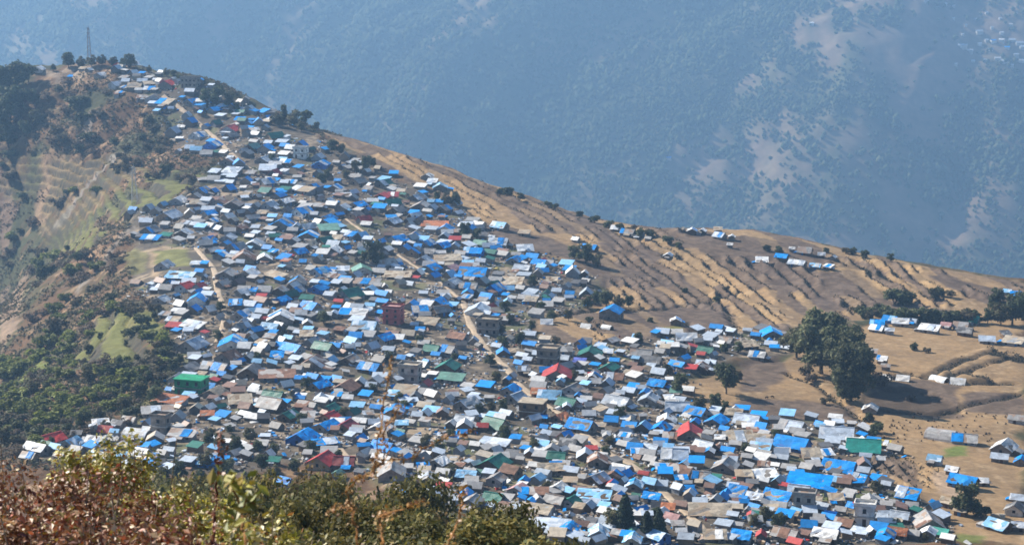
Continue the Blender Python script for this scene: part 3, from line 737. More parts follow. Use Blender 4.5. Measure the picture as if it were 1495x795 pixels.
# ------------------------------------------------------------------ where the buildings stand (read off the photograph tile by tile, each then set on the hill)
TILES = [
(200,240,3.973,"""380 160 100 B;535 145 80 B;445 160 60 N;240 200 110 W;340 195 70 N;340 228 60 C;450 45 70 L;550 40 120 Ls;595 65 80 W;590 5 70 B;760 28 95 Ls;800 60 80 R;635 100 70 B;755 105 120 W;890 110 70 L;740 160 70 g;960 145 150 Cs;1010 120 100 B;915 170 70 B;1150 140 90 L;1115 160 50 B;820 185 90 B;860 220 100 W;700 195 50 W;620 180 70 C;560 230 110 N;480 220 100 M;690 250 70 B;770 245 100 L;420 285 90 B;530 305 80 W;190 285 150 L;305 290 60 W;440 328 90 W;440 357 90 b;960 275 130 B;1000 304 120 B;1105 320 110 B;840 345 140 B;855 405 130 B;995 365 110 W;995 415 115 B;1120 370 110 gs;600 370 90 M;670 310 90 N;80 430 115 Bs;170 415 70 G;80 380 120 N;270 400 100 W;280 350 60 L;410 445 100 B;530 430 90 L;545 455 60 G;580 490 130 N;650 435 110 N;680 470 110 W;440 500 90 N;490 535 95 B;620 545 130 M;740 550 90 W;580 565 70 L;865 485 90 B;790 520 60 B;940 515 110 B;910 455 70 W;1000 470 100 C;1095 430 80 g;1140 500 110 W;1090 535 90 W;1030 620 100 B;1100 640 70 B;1160 440 60 C;160 585 110 W;345 585 60 W;250 636 170 bs;280 665 130 G;200 695 50 B;280 710 110 R;365 712 80 r;90 725 60 W;145 775 90 L;340 780 80 B;520 635 120 N;500 665 100 g;620 610 70 B;650 640 120 W;500 700 90 N;590 690 80 M;610 750 90 L;670 745 50 B;800 640 150 C;930 690 100 K;930 740 90 N;1050 722 120 B;1025 665 120 W;830 740 90 N;840 785 100 B;1170 755 60 G;865 575 60 O;40 320 60 N;70 260 70 L;110 275 60 W;150 240 60 b;210 320 90 N;330 310 60 C;600 285 60 C;560 330 60 P;730 290 60 C;700 330 70 M;380 90 60 N;1050 60 60 N;1180 250 60 W;1060 200 50 N"""),
(150,60,3.973,"""82 165 60 B;180 190 60 B;228 193 40 B;270 245 70 Cs;310 232 35 W;375 245 95 R;395 275 80 L;270 278 60 B;300 312 90 K;510 240 120 K2;568 238 35 B;520 345 100 B;360 355 110 Cs;345 400 45 B;650 395 90 B;700 380 70 b;790 400 60 W;855 400 60 W;490 440 55 B;510 475 80 B;455 500 40 W;410 530 85 B;460 562 65 B;555 545 110 W;640 600 110 B;660 482 70 G;720 478 80 g;745 507 120 R;795 460 60 B;905 470 70 B;945 508 45 B;955 448 50 C;1000 555 110 G;1150 608 80 B;1150 662 90 W2;870 612 100 g;945 622 90 B;940 685 110 L;840 660 70 N;730 700 100 M;790 718 80 B;690 755 100 L;650 760 60 L;795 780 80 W;960 745 90 b;1000 780 70 P;1060 710 70 W;705 640 50 C;745 548 90 K;80 245 70 N;20 180 40 L;130 270 60 N;190 262 50 C;230 320 60 N;100 300 60 M;410 580 40 C;440 645 40 W;600 500 50 K;880 520 60 N;840 545 60 K;1060 580 50 C;860 770 60 N;1050 760 60 L"""),
(0,0,2.65,"""280 291 34 B;390 286 50 L;150 262 46 W;450 325 60 L;345 272 30 W;480 340 40 N;520 340 50 C;480 300 40 N;560 320 40 C;590 330 40 N;320 268 26 C"""),
(200,420,3.613,"""130 65 90 L;320 65 85 B;230 95 70 W;300 120 70 B;385 122 70 B;365 157 110 W;295 200 130 Ws;235 232 75 Ws;345 240 110 M;295 300 150 L;275 425 120 K;430 430 130 N;600 450 120 K;290 540 120 E2;175 590 170 Os;410 555 110 C;470 645 50 L;440 640 60 G;545 605 110 C;505 290 130 B;560 215 100 N;480 370 130 M;745 90 85 B;555 145 110 W;760 160 130 W;665 185 80 W;705 215 100 b;915 110 115 B;820 320 130 B;850 287 90 W;740 375 60 B;740 460 180 Ms;930 400 150 M;1000 308 110 G;975 355 120 G;965 520 110 B;970 600 60 L;800 525 120 M;720 575 110 G;710 622 140 N;800 682 100 G;1030 640 90 G;1015 690 95 R;1000 732 130 B;1072 742 50 R;880 780 150 B;520 95 60 B;600 95 80 L;895 260 60 C;110 650 150 Ns;145 690 110 Ws;70 745 110 W;240 785 130 Ns;60 680 60 T;590 380 60 W;640 340 70 N;660 300 70 C;640 110 50 M;190 180 70 C;150 140 60 N;210 490 80 N;340 470 50 C;570 320 70 K;440 160 40 N;700 270 60 N;900 200 50 W;870 640 60 M;900 690 60 N;620 560 60 M;480 200 40 N"""),
(450,220,3.973,"""75 75 100 B;60 40 80 L;45 205 90 B;75 203 60 G;20 235 60 C;125 240 60 B;165 215 90 L;290 180 110 N;440 195 110 G;490 225 90 B;390 245 70 B;430 270 90 R;492 265 60 r;490 302 100 G;515 345 110 K;220 265 60 W;260 278 60 N;200 335 90 L;290 320 110 B;345 230 60 N;325 410 90 R;395 360 40 P;270 370 100 K;110 400 100 B;20 440 60 L;120 452 130 gs;20 497 70 B;100 522 100 G;245 500 70 B;312 502 80 b;225 577 50 B;300 585 60 W;130 590 100 N;635 276 110 L;658 284 60 B;655 322 120 N;715 340 80 L;600 360 100 L;620 387 90 W;490 412 110 L;530 385 70 W;790 342 100 N;740 382 110 C;735 415 150 Os;680 460 130 B;795 460 100 B;790 500 70 L;420 540 60 B;520 510 130 B;620 495 100 N;640 530 100 N;690 545 110 B;780 552 110 B;560 572 80 L;620 592 110 K;455 577 80 W;455 655 120 N;525 667 50 B;520 717 150 Cs;340 762 160 Ns;310 685 120 g;270 708 60 W;710 682 130 B;670 640 90 L;810 622 160 Cs;880 545 90 B;850 562 60 L;1000 540 90 g;960 587 120 B;1060 592 90 G;1150 550 100 Cs;1175 602 60 B;1180 645 50 B;1090 688 38 Ya;960 708 180 B;830 688 110 P;820 725 90 b;1010 762 90 R;1080 782 110 B;1165 772 80 Ws;835 768 110 L;930 788 110 N;730 738 80 W;690 155 70 W;720 190 60 W;765 213 80 b;1110 440 110 b;530 775 80 C;70 702 130 B;170 680 60 N;60 640 60 C;210 640 50 R;200 700 70 L;150 740 70 N;590 440 60 N;440 610 50 K;880 610 60 N;300 640 60 P;400 720 60 N;600 760 70 C;640 720 70 W;700 600 70 K;860 480 60 N;80 100 60 C;210 40 60 K;200 100 50 W;340 130 50 W;120 300 60 M;60 330 70 N;180 380 60 N"""),
(450,420,3.973,"""60 20 110 B;245 30 160 G;250 85 150 M;360 20 80 b;430 42 90 L;40 125 90 B;150 160 50 L;260 145 160 Ws;350 135 60 W;435 90 80 B;495 185 125 P3;600 110 80 M;650 147 90 Bs;700 65 90 B;750 92 120 B;770 140 110 N;830 160 110 N;690 205 130 Cs;650 250 50 B;330 230 150 b;120 300 110 G;90 358 130 G;255 325 90 b;440 300 130 B;430 322 120 G;520 300 90 L;585 280 80 P;370 347 90 L;720 370 100 G;800 367 130 N;810 460 130 G;830 527 150 gs;920 70 60 L;985 130 140 L;1050 150 110 N;1050 245 140 C2;1105 112 90 N;1095 355 60 L;1130 380 70 B;870 295 120 M;240 420 110 N;360 470 140 B;60 570 120 B;215 580 150 M;60 450 100 M;390 547 90 N;590 520 140 C2;560 602 130 Cs;720 635 80 B;905 580 150 W;925 687 150 W;905 767 110 L;1155 590 90 B;1175 640 60 L;1150 740 80 N;1085 775 100 G;130 712 100 G;110 752 100 R;500 735 100 B;560 748 80 B;680 695 90 P;680 748 70 W;260 742 80 g;65 640 60 W;180 260 60 M;90 260 60 O;200 400 60 K;300 560 70 C;330 520 60 N;490 640 60 b;620 640 60 K;780 740 60 M;960 320 50 K;1160 300 60 P;870 400 60 N;900 420 50 b;700 320 60 C;480 520 50 N;1010 90 60 N;190 640 70 N;20 700 60 N"""),
(400,600,4.077,"""330 40 110 R;300 82 140 B;430 97 120 r;170 165 170 B;300 192 150 Bs;285 262 150 B;290 318 130 R;420 312 110 r;435 307 60 W;650 220 150 B;540 260 90 W;630 110 130 W;1140 62 120 L;1055 92 60 W;1135 102 80 W;985 325 110 W;1010 382 80 W;1020 447 70 W;1150 395 110 b;1140 515 80 B;770 432 110 L;830 447 120 M;810 497 90 B;920 430 100 N;940 502 140 L;1020 542 110 L;880 605 150 L;890 357 60 B;1180 560 120 N;700 367 140 N;70 432 80 B;30 290 60 g;620 170 90 C;500 60 60 C;560 30 60 N;880 290 90 K;730 30 70 L;760 90 60 b;900 80 60 N;1080 180 60 N;1100 250 60 L;1200 220 60 W;1060 310 60 C;1100 340 60 M;950 420 60 C;380 390 60 g;180 230 60 K"""),
(700,250,3.973,"""110 325 110 b;260 362 70 Cs;265 450 95 Ls;190 480 80 B;310 497 90 g;205 522 100 B;350 532 100 B;250 567 110 L;270 602 90 C;540 597 80 W;610 605 45 W;30 595 80 B;190 647 130 Cs;90 682 130 B;525 720 50 B;620 722 80 L;640 442 100 B;560 405 50 W;800 335 80 W;860 360 90 N;1095 495 60 W;190 750 45 W;100 785 80 g;30 642 40 R;110 415 120 W;920 380 70 K;340 600 60 N;420 640 60 C;380 680 60 M;450 700 60 N;690 720 40 N;300 760 70 C;240 690 60 N;980 395 40 N;575 615 50 N"""),
(700,450,3.973,"""765 40 130 B;740 107 75 Wa;620 102 60 Wt;390 80 60 Wt;765 187 90 N;295 222 90 B;130 262 60 B;85 240 60 L;200 262 50 C;385 240 100 Cs;400 300 130 C2;450 380 160 R;640 260 140 G;690 302 100 r;580 317 70 V;750 347 120 G;745 270 50 W;890 227 110 L;940 257 130 N;1000 302 120 K;910 307 50 b;960 347 80 C;890 377 110 Ca;1040 377 90 L;1035 442 110 B;1150 337 100 B;1090 210 80 b;620 385 70 b;660 412 100 W;710 382 80 W;790 407 100 M;735 490 80 Y;870 492 80 B;740 442 80 L;540 472 120 N;180 482 110 B;210 532 110 L;410 522 130 b;510 557 120 G;340 507 70 O;450 582 50 Wa;310 607 150 C2;470 645 100 O;590 692 150 B;655 742 100 B;800 547 160 L;775 577 50 B;980 532 110 L;1145 587 110 L;1085 662 100 W;950 705 90 b;1050 707 120 B;1170 712 60 R;90 685 150 G;55 742 90 B;90 782 160 Ls;500 757 90 R;150 617 60 L;470 440 40 b;345 457 90 N;230 330 60 N;260 380 60 K;320 400 60 W;190 410 50 N;500 260 70 K;560 350 60 M;620 540 60 W;1050 260 60 N;700 600 70 C;830 420 60 C;1140 500 60 g;880 640 60 N;840 760 60 L;700 700 50 C;1100 540 50 W"""),
(700,600,4.077,"""95 192 140 Ws;90 315 170 G;95 255 80 W;460 292 100 G;430 247 80 Y;530 205 100 K;630 272 90 L;845 332 130 Wa;430 352 140 Cs;330 332 70 W;372 300 70 W;235 347 90 N;190 372 120 M;100 427 110 N;345 417 90 b;265 437 60 B;550 372 90 L;700 312 100 M;700 412 140 L;800 395 100 M;470 472 100 W;230 487 120 P;320 495 150 Ms;85 537 120 G;330 602 180 Cs;430 682 190 Ls;530 722 120 B;710 742 100 b;545 555 110 G;450 540 120 N;680 502 180 bs;600 480 90 O;650 577 80 L;790 452 60 r;1030 522 100 B;920 452 100 b;1020 440 90 b;1075 447 90 L;1090 357 70 L;1160 372 120 M;1200 420 60 B;1180 272 100 L;1150 297 90 W;1020 302 80 b;1020 237 100 L;940 262 60 L;910 200 80 N;1150 652 100 P;1060 765 140 b;905 742 80 G;910 787 100 b;590 600 60 C;300 260 60 L;140 300 60 N;540 430 70 C;640 440 60 L;830 520 70 C;1120 600 70 O;1190 560 60 N;1180 700 60 N;620 700 60 M;820 760 60 N;250 560 60 C;150 620 80 C;980 390 60 R;1130 470 60 M;1210 480 60 C;380 420 50 C;1180 130 60 N;1100 160 70 C;1060 130 60 N;900 90 60 C"""),
(950,480,3.973,"""85 95 80 B;205 60 100 W;240 82 80 C;335 70 60 Wa;430 65 100 N;470 20 60 W;320 130 100 G;390 107 50 Yt;520 110 90 b;565 95 110 C;620 157 100 W;700 30 110 B;610 50 60 B;700 90 80 L;790 112 70 L;165 215 100 B;290 217 110 M;350 207 70 L;55 257 90 L;45 325 100 B;155 472 120 L;265 492 130 B;380 537 140 B;480 507 90 Cs;560 532 150 L;820 562 150 L;890 617 140 B;820 664 200 B;640 687 120 b;800 714 170 Bs;1060 642 130 B;1080 607 190 L;1150 585 100 Ls;1040 562 60 W;980 555 50 Bt;655 602 45 Bt;640 642 90 Cs;520 642 130 C;220 607 130 R;310 692 130 L;140 742 140 L;450 722 80 W;660 737 90 N;930 747 90 C;1020 737 70 W;1080 782 120 B;390 702 100 M;340 732 60 B;430 600 60 N;460 640 60 K;560 760 60 N;300 640 70 C;60 660 80 C;110 640 70 M;590 610 50 M;740 600 50 N;500 680 60 N;400 650 50 W"""),
(980,600,4.077,"""1145 215 190 T;1000 332 180 B;1110 412 120 B;820 412 240 Bs;760 482 120 L;610 330 70 W;560 392 130 Ws;400 492 120 B;520 432 120 B;640 522 160 B;500 532 100 W;300 532 80 B;320 332 150 N;80 412 80 b;180 412 100 N;230 592 220 Cs;290 652 180 R;420 762 120 B;260 762 110 Cs;90 777 90 L;60 372 150 M;30 267 120 L;790 590 130 N3;1080 562 60 Bt;1180 552 80 N;950 632 70 B;820 702 90 B;920 745 150 W;1030 682 110 M;1150 660 140 W3;1110 742 70 L;680 742 150 N;740 788 90 R;430 400 80 C;380 320 60 W;110 520 70 C;60 570 80 O;40 480 70 M;140 700 80 C;50 660 80 C;880 650 60 N;720 640 60 C;860 560 60 C;700 350 80 N;660 420 60 L;550 340 60 M;480 250 60 N;230 470 60 M;1010 600 60 N;980 540 70 C;180 640 60 N;600 600 70 C;1190 740 60 W"""),
(1195,560,3.383,"""440 560 110 Bs;575 385 70 b;715 490 140 B;255 130 75 W;605 250 150 Na;720 277 120 N;915 320 130 W;895 372 80 L;1000 392 70 B;980 180 80 N;970 632 100 K;890 702 130 b;885 647 70 Ca;990 572 80 L;540 695 120 N;600 742 80 T;540 752 80 W;330 762 90 B;390 752 90 O;250 597 60 N;400 662 90 L;985 717 60 W;660 440 60 W;760 460 60 P;640 600 70 C;700 640 60 C;460 620 60 N;470 760 60 N;640 780 70 C;380 330 70 N;320 310 60 Y;960 550 50 N;800 490 60 W;1000 700 60 N"""),
(950,300,3.973,"""240 157 60 W;300 157 50 W;400 180 80 L;420 197 45 B;470 195 40 W;645 305 70 W;760 300 80 B;850 327 110 L;885 305 80 B;895 270 90 N;955 352 70 b;1030 360 60 W;990 295 40 W;1060 310 30 W;100 300 40 W;390 147 45 C;180 150 40 C;145 682 60 W;870 355 80 K;820 265 30 W;460 240 30 W;70 100 30 W"""),
(1195,380,3.973,"""415 350 90 B;340 370 80 Bs;475 365 95 W;540 365 60 L;340 402 90 W;412 422 50 W;640 400 120 Ws;740 387 60 P;825 387 90 N;850 422 90 K;885 350 100 T;1145 207 60 B;1095 195 50 b;1085 437 60 K;1130 472 130 Cs;305 542 70 N;400 687 60 Wt;490 684 75 Wt;700 684 120 Wa;810 697 90 Wt;975 467 90 L;370 590 60 W;390 630 50 N;580 395 60 W;700 400 60 P"""),
(0,580,3.697,"""280 232 140 R;385 252 110 b;200 287 130 W;545 150 80 Ws;575 187 80 r;520 242 100 W;745 197 160 Wa;870 182 90 N2;980 222 130 Ns;760 312 110 W;480 377 90 W;1150 350 140 Bs;1270 312 80 W;1450 322 60 W;1480 352 60 G;700 130 70 N;750 110 60 N;820 100 80 W;880 60 80 C;930 50 60 C;800 150 60 L;1060 75 60 P;640 160 70 K;420 290 80 N;1120 110 60 O;960 120 70 K;840 235 80 P;160 330 80 N;330 330 70 K"""),
]
HERO = [   # photograph x, y, colour family, landmark phrase, own label, overrides
 (575,466,'P','pink three-storey house','pink plastered house of three storeys with a pale flat roof',dict(wall='pink',storeys=3,kind='flat')),
 (280,570,'E','green two-storey shed','tall bright green sheet-clad building with plain green walls',dict(wall='green',kind='flat',storeys=2,parapet=False)),
 (892,460,'B','lone blue house','lone house with a bright blue roof standing among bare brown terraces',dict(kind='gable',H=3.4)),
 (654,536,'G','big green gable','largest dark green gabled house in the middle of the village',dict(kind='gable')),
 (1174,745,'N','bare concrete tower','narrow unplastered concrete tower house beside the blue roofs',dict(wall='concrete',kind='flat',storeys=2)),
 (1262,762,'W','white concrete block','pale concrete block with stairs and dark windows at the bottom of the village',dict(wall='white',kind='flat',storeys=2)),
 (1261,653,'T','teal-roofed hall','long hall with a teal tin roof at the edge of the brown field',dict(kind='gable',wall='tin',yaw=-.22)),
 (471,678,'R','red gable above the bushes','red gabled house with a beige front just above the bushes',dict(kind='gable',wall='beige',yaw=1.2)),
 (442,640,'B','big blue house','big house wrapped in bright blue above the red gable',dict(kind='gable',wall='blue',yaw=1.2)),
 (813,546,'R','wide red roof','wide crimson roofed house below the pale two-storey flat roof',dict(kind='gable')),
 (924,545,'C','cream barrel hut','cream barrel-roofed hut in the lower middle of the village',dict()),
 (907,681,'W','white arched hut','big white arched hut beside the dirt road',dict()),
 (1004,632,'R','red gable by the rubble','red gabled house with a dark gable mouth beside rubble',dict(kind='gable')),
 (1051,760,'R','low red house','low red roofed house with a blue strip at the bottom of the village',dict(kind='gable',patch=('B',.45,.6))),
 (724,393,'Y','yellow barrel','small yellow barrel-shaped shelter among blue roofs',dict()),
 (270,419,'R','red house at the meadow','bright red roofed house below the green meadow',dict(kind='gable')),
 (558,288,'R','red house under the crest','red gabled house between a green and a blue roof under the crest',dict(kind='gable')),
 (532,323,'R','red roof uphill','dark-fronted red roofed house on the upper slope',dict(kind='gable')),
 (1374,633,'N','rounded grey barn','long grey barn with a rounded roof alone on the brown field',dict()),
 (1226,681,'B','large blue roof','large bright blue gabled roof below the teal-roofed hall',dict(kind='gable',yaw=-.5)),
 (1137,728,'B','blue twin roof','big blue gabled roof whose dark blue side faces the valley',dict(kind='gable')),
 (775,603,'C','broad tan flat roof','house of two dark storeys under a broad tan flat roof',dict(kind='flat',storeys=2,wall='wood',parapet=False)),
 (850,624,'B','blue double roof','large bright blue house by the dirt road in the lower village',dict(kind='gable')),
 (722,654,'G','green house with blue porch','dark green gabled house with a blue porch sheet',dict(kind='gable')),
 (712,678,'G','twin green roofs','wide pair-pitched dark green roof above the bottom bushes',dict(kind='gable')),
 (1015,500,'W','white arch at the field','small white arched shelter at the lower edge of the ploughed field',dict()),
 (278,120,'K','grey block on the ridge','tall dark grey building with many courses near the ridge top',dict(wall='stone',kind='flat',storeys=2)),
 (439,227,'W','white two-storey house','white walled two-storey house near the upper trees',dict(wall='white',kind='flat',storeys=2)),
 (598,551,'C','house with roof terrace','grey two-storey house with a pale roof terrace and parapet',dict(wall='concrete',kind='flat',storeys=2)),
 (714,482,'C','grey house at the road bend','grey two-storey house with a tan flat top beside the road bend',dict(wall='stone',kind='flat',storeys=2)),
]
PLACES = [ # landmarks that are not buildings
 (1212,500,'great tree clump'),(930,742,'dark conifers'),(253,376,'green meadow'),(130,60,'radio mast'),(545,366,'round dark tree'),(1410,728,'tree by the blue shelter'),
 (1170,570,'bare brown field'),(848,372,'twin trees at the field'),(430,172,'ridge trees'),(740,535,'dirt road bend'),(1350,455,'hillside hedge'),(1315,553,'white field tents'),
 (660,292,'bushes by the fields'),(1060,565,'two small trees'),(320,132,'trees behind the ridge'),(690,640,'green gully'),(300,205,'upper dirt road'),(1060,345,'far crest farms'),(1160,378,'terrace hamlet'),
]
# ------------------------------------------------------------------ turn the readings into buildings
spots = []
for ox, oy, sc, txt in TILES:
    for e in txt.split(';'):
        a = e.split()
        x, y, wp = ox + float(a[0]) / sc, oy + float(a[1]) / sc, float(a[2]) / sc
        code = a[3]
        spots.append([x, y, wp, code[0], code[1:] if len(code) > 1 else ''])
spots.sort(key=lambda s: -s[2])
kept = []
for s in spots:
    clash = False
    for k in kept:
        dx, dy = abs(s[0] - k[0]), abs(s[1] - k[1])
        lim = .40 * (s[2] + k[2])
        same = 1.0 if s[3] == k[3] else .72
        if dx < lim * same and dy < lim * .62 * same:
            clash = True; break
    if not clash: kept.append(s)
hero_of = {}
for h in HERO:
    best, bd = None, 15.0
    for i, s in enumerate(kept):
        d = math.hypot(s[0] - h[0], s[1] - h[1])
        if i not in hero_of and d < bd and (s[3] == h[2] or d < 4): best, bd = i, d
    if best is not None: hero_of[best] = h
print('listed', len(spots), 'kept', len(kept), 'heroes', len(hero_of), 'missing', [h[3] for h in HERO if h not in hero_of.values()])

FORM = {'gable': 'gabled house', 'shed': 'lean-to shed', 'flat': 'flat-roofed house', 'tent': 'tent shelter', 'arch': 'arched hut'}
NAME = {'gable': 'gabled_house', 'shed': 'tin_shed', 'flat': 'flat_roofed_house', 'tent': 'tent_shelter', 'arch': 'arched_hut'}
CAT = {'gable': 'house', 'shed': 'shed', 'flat': 'house', 'tent': 'tent', 'arch': 'hut'}
blds = []
for i, (x, y, wp, c, sfx) in enumerate(kept):
    r = random.Random(1000 + i)
    p = ray(x, y + wp * .16)
    if p is None: p = ray(x, y + wp * .16 + 6)
    if p is None: continue
    D = p[1]
    real = wp * D / FPX
    kind = 'gable'
    if 's' in sfx: kind = 'shed'
    elif 't' in sfx: kind = 'tent'
    elif 'a' in sfx: kind = 'arch'
    elif 'f' in sfx or '2' in sfx or '3' in sfx: kind = 'flat'
    elif wp < 18 and r.random() < .35 or c in 'C' and r.random() < .5: kind = 'shed'
    if x < 680 and y < 430: yaw = math.radians(r.gauss(66, 16))
    elif x > 900: yaw = math.radians(r.gauss(-27, 9)) if r.random() < .76 else math.radians(r.gauss(74, 12))
    else: yaw = math.radians(r.gauss(72, 14)) if r.random() < .5 else math.radians(r.gauss(-24, 10))
    if kind == 'shed': yaw = math.radians(r.gauss(-14, 16))
    if kind == 'flat': yaw = math.radians(r.gauss(-12, 8))
    asp = r.uniform(.62, .85) if kind != 'tent' else .8
    gf = kind == 'gable' and math.sin(abs(yaw)) > .7      # gable end towards the slope
    if gf: asp = r.uniform(.85, 1.1)
    if wp > 34 and kind in ('shed',): asp = .45
    L = real / (abs(math.cos(yaw)) + asp * abs(math.sin(yaw))) * ((1.18 if y > 560 else 1.1 if y > 430 else 1.04) * (1.06 if i in hero_of else 1))
    L = min(max(L, 2.2), 17.0)
    b = dict(x=x, y=y, w=wp, c=c, kind=kind, yaw=yaw, X=p[0], Y=p[1], L=L, W=L * asp, seed=i, H=r.uniform(1.4, 2.0), R=L * asp * (r.uniform(.24, .32) if gf else r.uniform(.32, .42)), storeys=1)
    if kind == 'shed': b['R'] = min(2.2, b['W'] * r.uniform(.2, .36)); b['H'] = r.uniform(1.3, 1.9)
    if kind == 'tent': b['H'] = r.uniform(.4, 1.0); b['R'] = b['W'] * .45
    if kind == 'arch': b['H'] = 0.0; b['R'] = b['W'] * .5
    if kind == 'flat': b['storeys'] = int(sfx.strip('fs') or 1) if sfx.strip('fs').isdigit() else 1
    b['wall'] = r.choice(('stone', 'stone', 'stone', 'mud', 'wood', 'tin', 'blue' if c in 'Bb' else 'stone', 'white' if r.random() < .4 else 'wood'))
    if kind == 'tent': b['wall'] = {'B': 'blue', 'W': 'white'}.get(c, 'tin')
    if kind == 'arch': b['wall'] = 'wood'
    if wp > 13 and kind in ('gable', 'shed') and r.random() < (.5 if c in 'BLNWM' else .2):
        u0 = r.choice((0.02, .3, .5)); b['patch'] = (r.choice({'B': 'bLWN', 'L': 'BWNB', 'N': 'BLMB', 'W': 'BLB', 'M': 'NBL'}.get(c, 'LWB')), u0, u0 + r.uniform(.25, .45))
    b['name'] = NAME[kind]
    if i in hero_of:
        b['hero'] = hero_of[i]; b['patch'] = None
        b.update(hero_of[i][5]); b['name'] = NAME[b['kind']]
        if b['kind'] == 'flat': b['yaw'] = math.radians(-16); f_ = 1.15 if b['wall'] == 'green' else .82; b['L'] *= f_; b['W'] *= f_
    blds.append(b)

# no two footprints in one another: shrink the smaller
for it in range(2):
    for i, a in enumerate(blds):
        for b in blds[i + 1:]:
            d = math.hypot(a['X'] - b['X'], a['Y'] - b['Y'])
            ra, rb = .44 * (a['L'] + a['W']) / 2, .44 * (b['L'] + b['W']) / 2
            if d < 1e-3 or d >= ra + rb: continue
            s_ = b if b['L'] < a['L'] else a; o_ = a if s_ is b else b
            push = (ra + rb - d) * .5
            s_['X'] += (s_['X'] - o_['X']) / d * push; s_['Y'] += (s_['Y'] - o_['Y']) / d * push
            f = max(.8, 1 - (ra + rb - d) * .25 / s_['L']); s_['L'] *= f; s_['W'] *= f

# the 300 gabled houses that show largest stay houses; smaller ones inside the village go into the mass of shacks
gab = sorted([b for b in blds if b['kind'] == 'gable' and 'hero' not in b and in_poly([b['x']], [b['y']], TOWN)[0]], key=lambda b: -b['w'])
keep_n = 300 - sum(1 for b in blds if b['kind'] == 'gable' and ('hero' in b or not in_poly([b['x']], [b['y']], TOWN)[0]))
surplus = gab[keep_n:]
# ------------------------------------------------------------------ labels: look + place among the landmarks of the village
marks = [(b['hero'][0], b['hero'][1], b['hero'][3]) for b in blds if 'hero' in b] + PLACES
ORD = ['', 'nearest', 'second', 'third', 'fourth', 'fifth', 'sixth', 'seventh', 'eighth', 'ninth', 'tenth', 'eleventh', 'twelfth', 'thirteenth', 'fourteenth', 'fifteenth', 'sixteenth']
def place_words(items, noun):
    """items: dicts with x, y, word -> unique phrase 'second <word> <noun> below the <landmark>'"""
    groups = {}
    for b in items:
        m = min(marks, key=lambda q: math.hypot(q[0] - b['x'], (q[1] - b['y']) * 1.25))
        dx, dy = b['x'] - m[0], (b['y'] - m[1]) * 1.25
        d = ('right of' if dx > 0 else 'left of') if abs(dx) > abs(dy) else ('below' if dy > 0 else 'above')
        groups.setdefault((m[2], d, b['word']), []).append((math.hypot(dx, dy), b))
    for (mk, d, wd), v in groups.items():
        v.sort(key=lambda q: q[0])
        for k, (_, b) in enumerate(v):
            b['place'] = f"{ORD[min(k + 1, 16)]} {wd} {noun} {d} the {mk}"
for b in blds: b['word'] = ROOF[b['c']][1]
place_words([b for b in blds if 'hero' not in b and b not in surplus], 'roof')
for b in blds:
    if b in surplus: continue
    t = building(b)
    b['root'] = t
    if 'hero' in b: lab = b['hero'][4]
    else:
        size = 'small ' if b['w'] < 16 else 'large ' if b['w'] > 34 else ''
        lab = f"{size}{FORM[b['kind']]}, {b['place']}"
    tag(t, lab, CAT[b['kind']], 'village houses on the ridge' if b['kind'] in ('gable', 'flat') else 'sheds and shelters among the houses')

# ------------------------------------------------------------------ the many smaller shacks between them: past what one would count
foot = np.array([(b['X'], b['Y'], .5 * math.hypot(b['L'], b['W'])) for b in blds])
def near_road(X, Y): return False
ROADS = [[(238,140),(262,158),(290,180),(318,205),(345,232),(368,250)],[(285,362),(300,378),(314,395),(316,420),(328,452),(326,478),(314,505)],[(676,440),(684,470),(697,492),(715,515),(738,535),(756,560),(785,585),(820,605),(855,635),(885,660),(925,680),(955,705),(985,735),(1015,760),(1040,795)],
         [(505,320),(540,345),(600,385),(640,410),(676,440)],[(485,640),(505,665),(525,690)]]
road_pts = []
def road_line(pts):
    out = []
    for (a, b), (c, d) in zip(pts[:-1], pts[1:]):
        n_ = max(2, int(math.hypot(c - a, d - b) / 4))
        for k in range(n_):
            q = ray(a + (c - a) * k / n_, b + (d - b) * k / n_)
            if q: out.append(q)
    return out
road_w = [road_line(r) for r in ROADS]
rp = np.array([(q[0], q[1]) for r in road_w for q in r])
tp = np.array(TOWN, float)
SH_V, SH_F4, SH_C = [], [], []
RC = {k: np.array(v) for k, v in {'B': (.003,.25,.68), 'b': (.24,.50,.76), 'L': (.44,.51,.60), 'W': (.68,.68,.67), 'N': (.36,.355,.35), 'C': (.42,.36,.28), 'G': (.02,.135,.10), 'R': (.42,.05,.045), 'M': (.21,.125,.095), 'K': (.12,.12,.125)}.items()}
def push_box(pts, cols):
    k = len(SH_V)
    SH_V.extend(pts)
    SH_F4.extend([(k + 3, k + 2, k + 1, k), (k + 4, k + 5, k + 6, k + 7), (k, k + 1, k + 5, k + 4), (k + 1, k + 2, k + 6, k + 5), (k + 2, k + 3, k + 7, k + 6), (k + 3, k, k + 4, k + 7)])
    SH_C.extend(cols)
def xf(X, Y, z, yaw, p):
    c_, s_ = math.cos(yaw), math.sin(yaw)
    return [(X + c_ * x - s_ * y, Y + s_ * x + c_ * y, z + zz) for x, y, zz in p]
rs = random.Random(77)
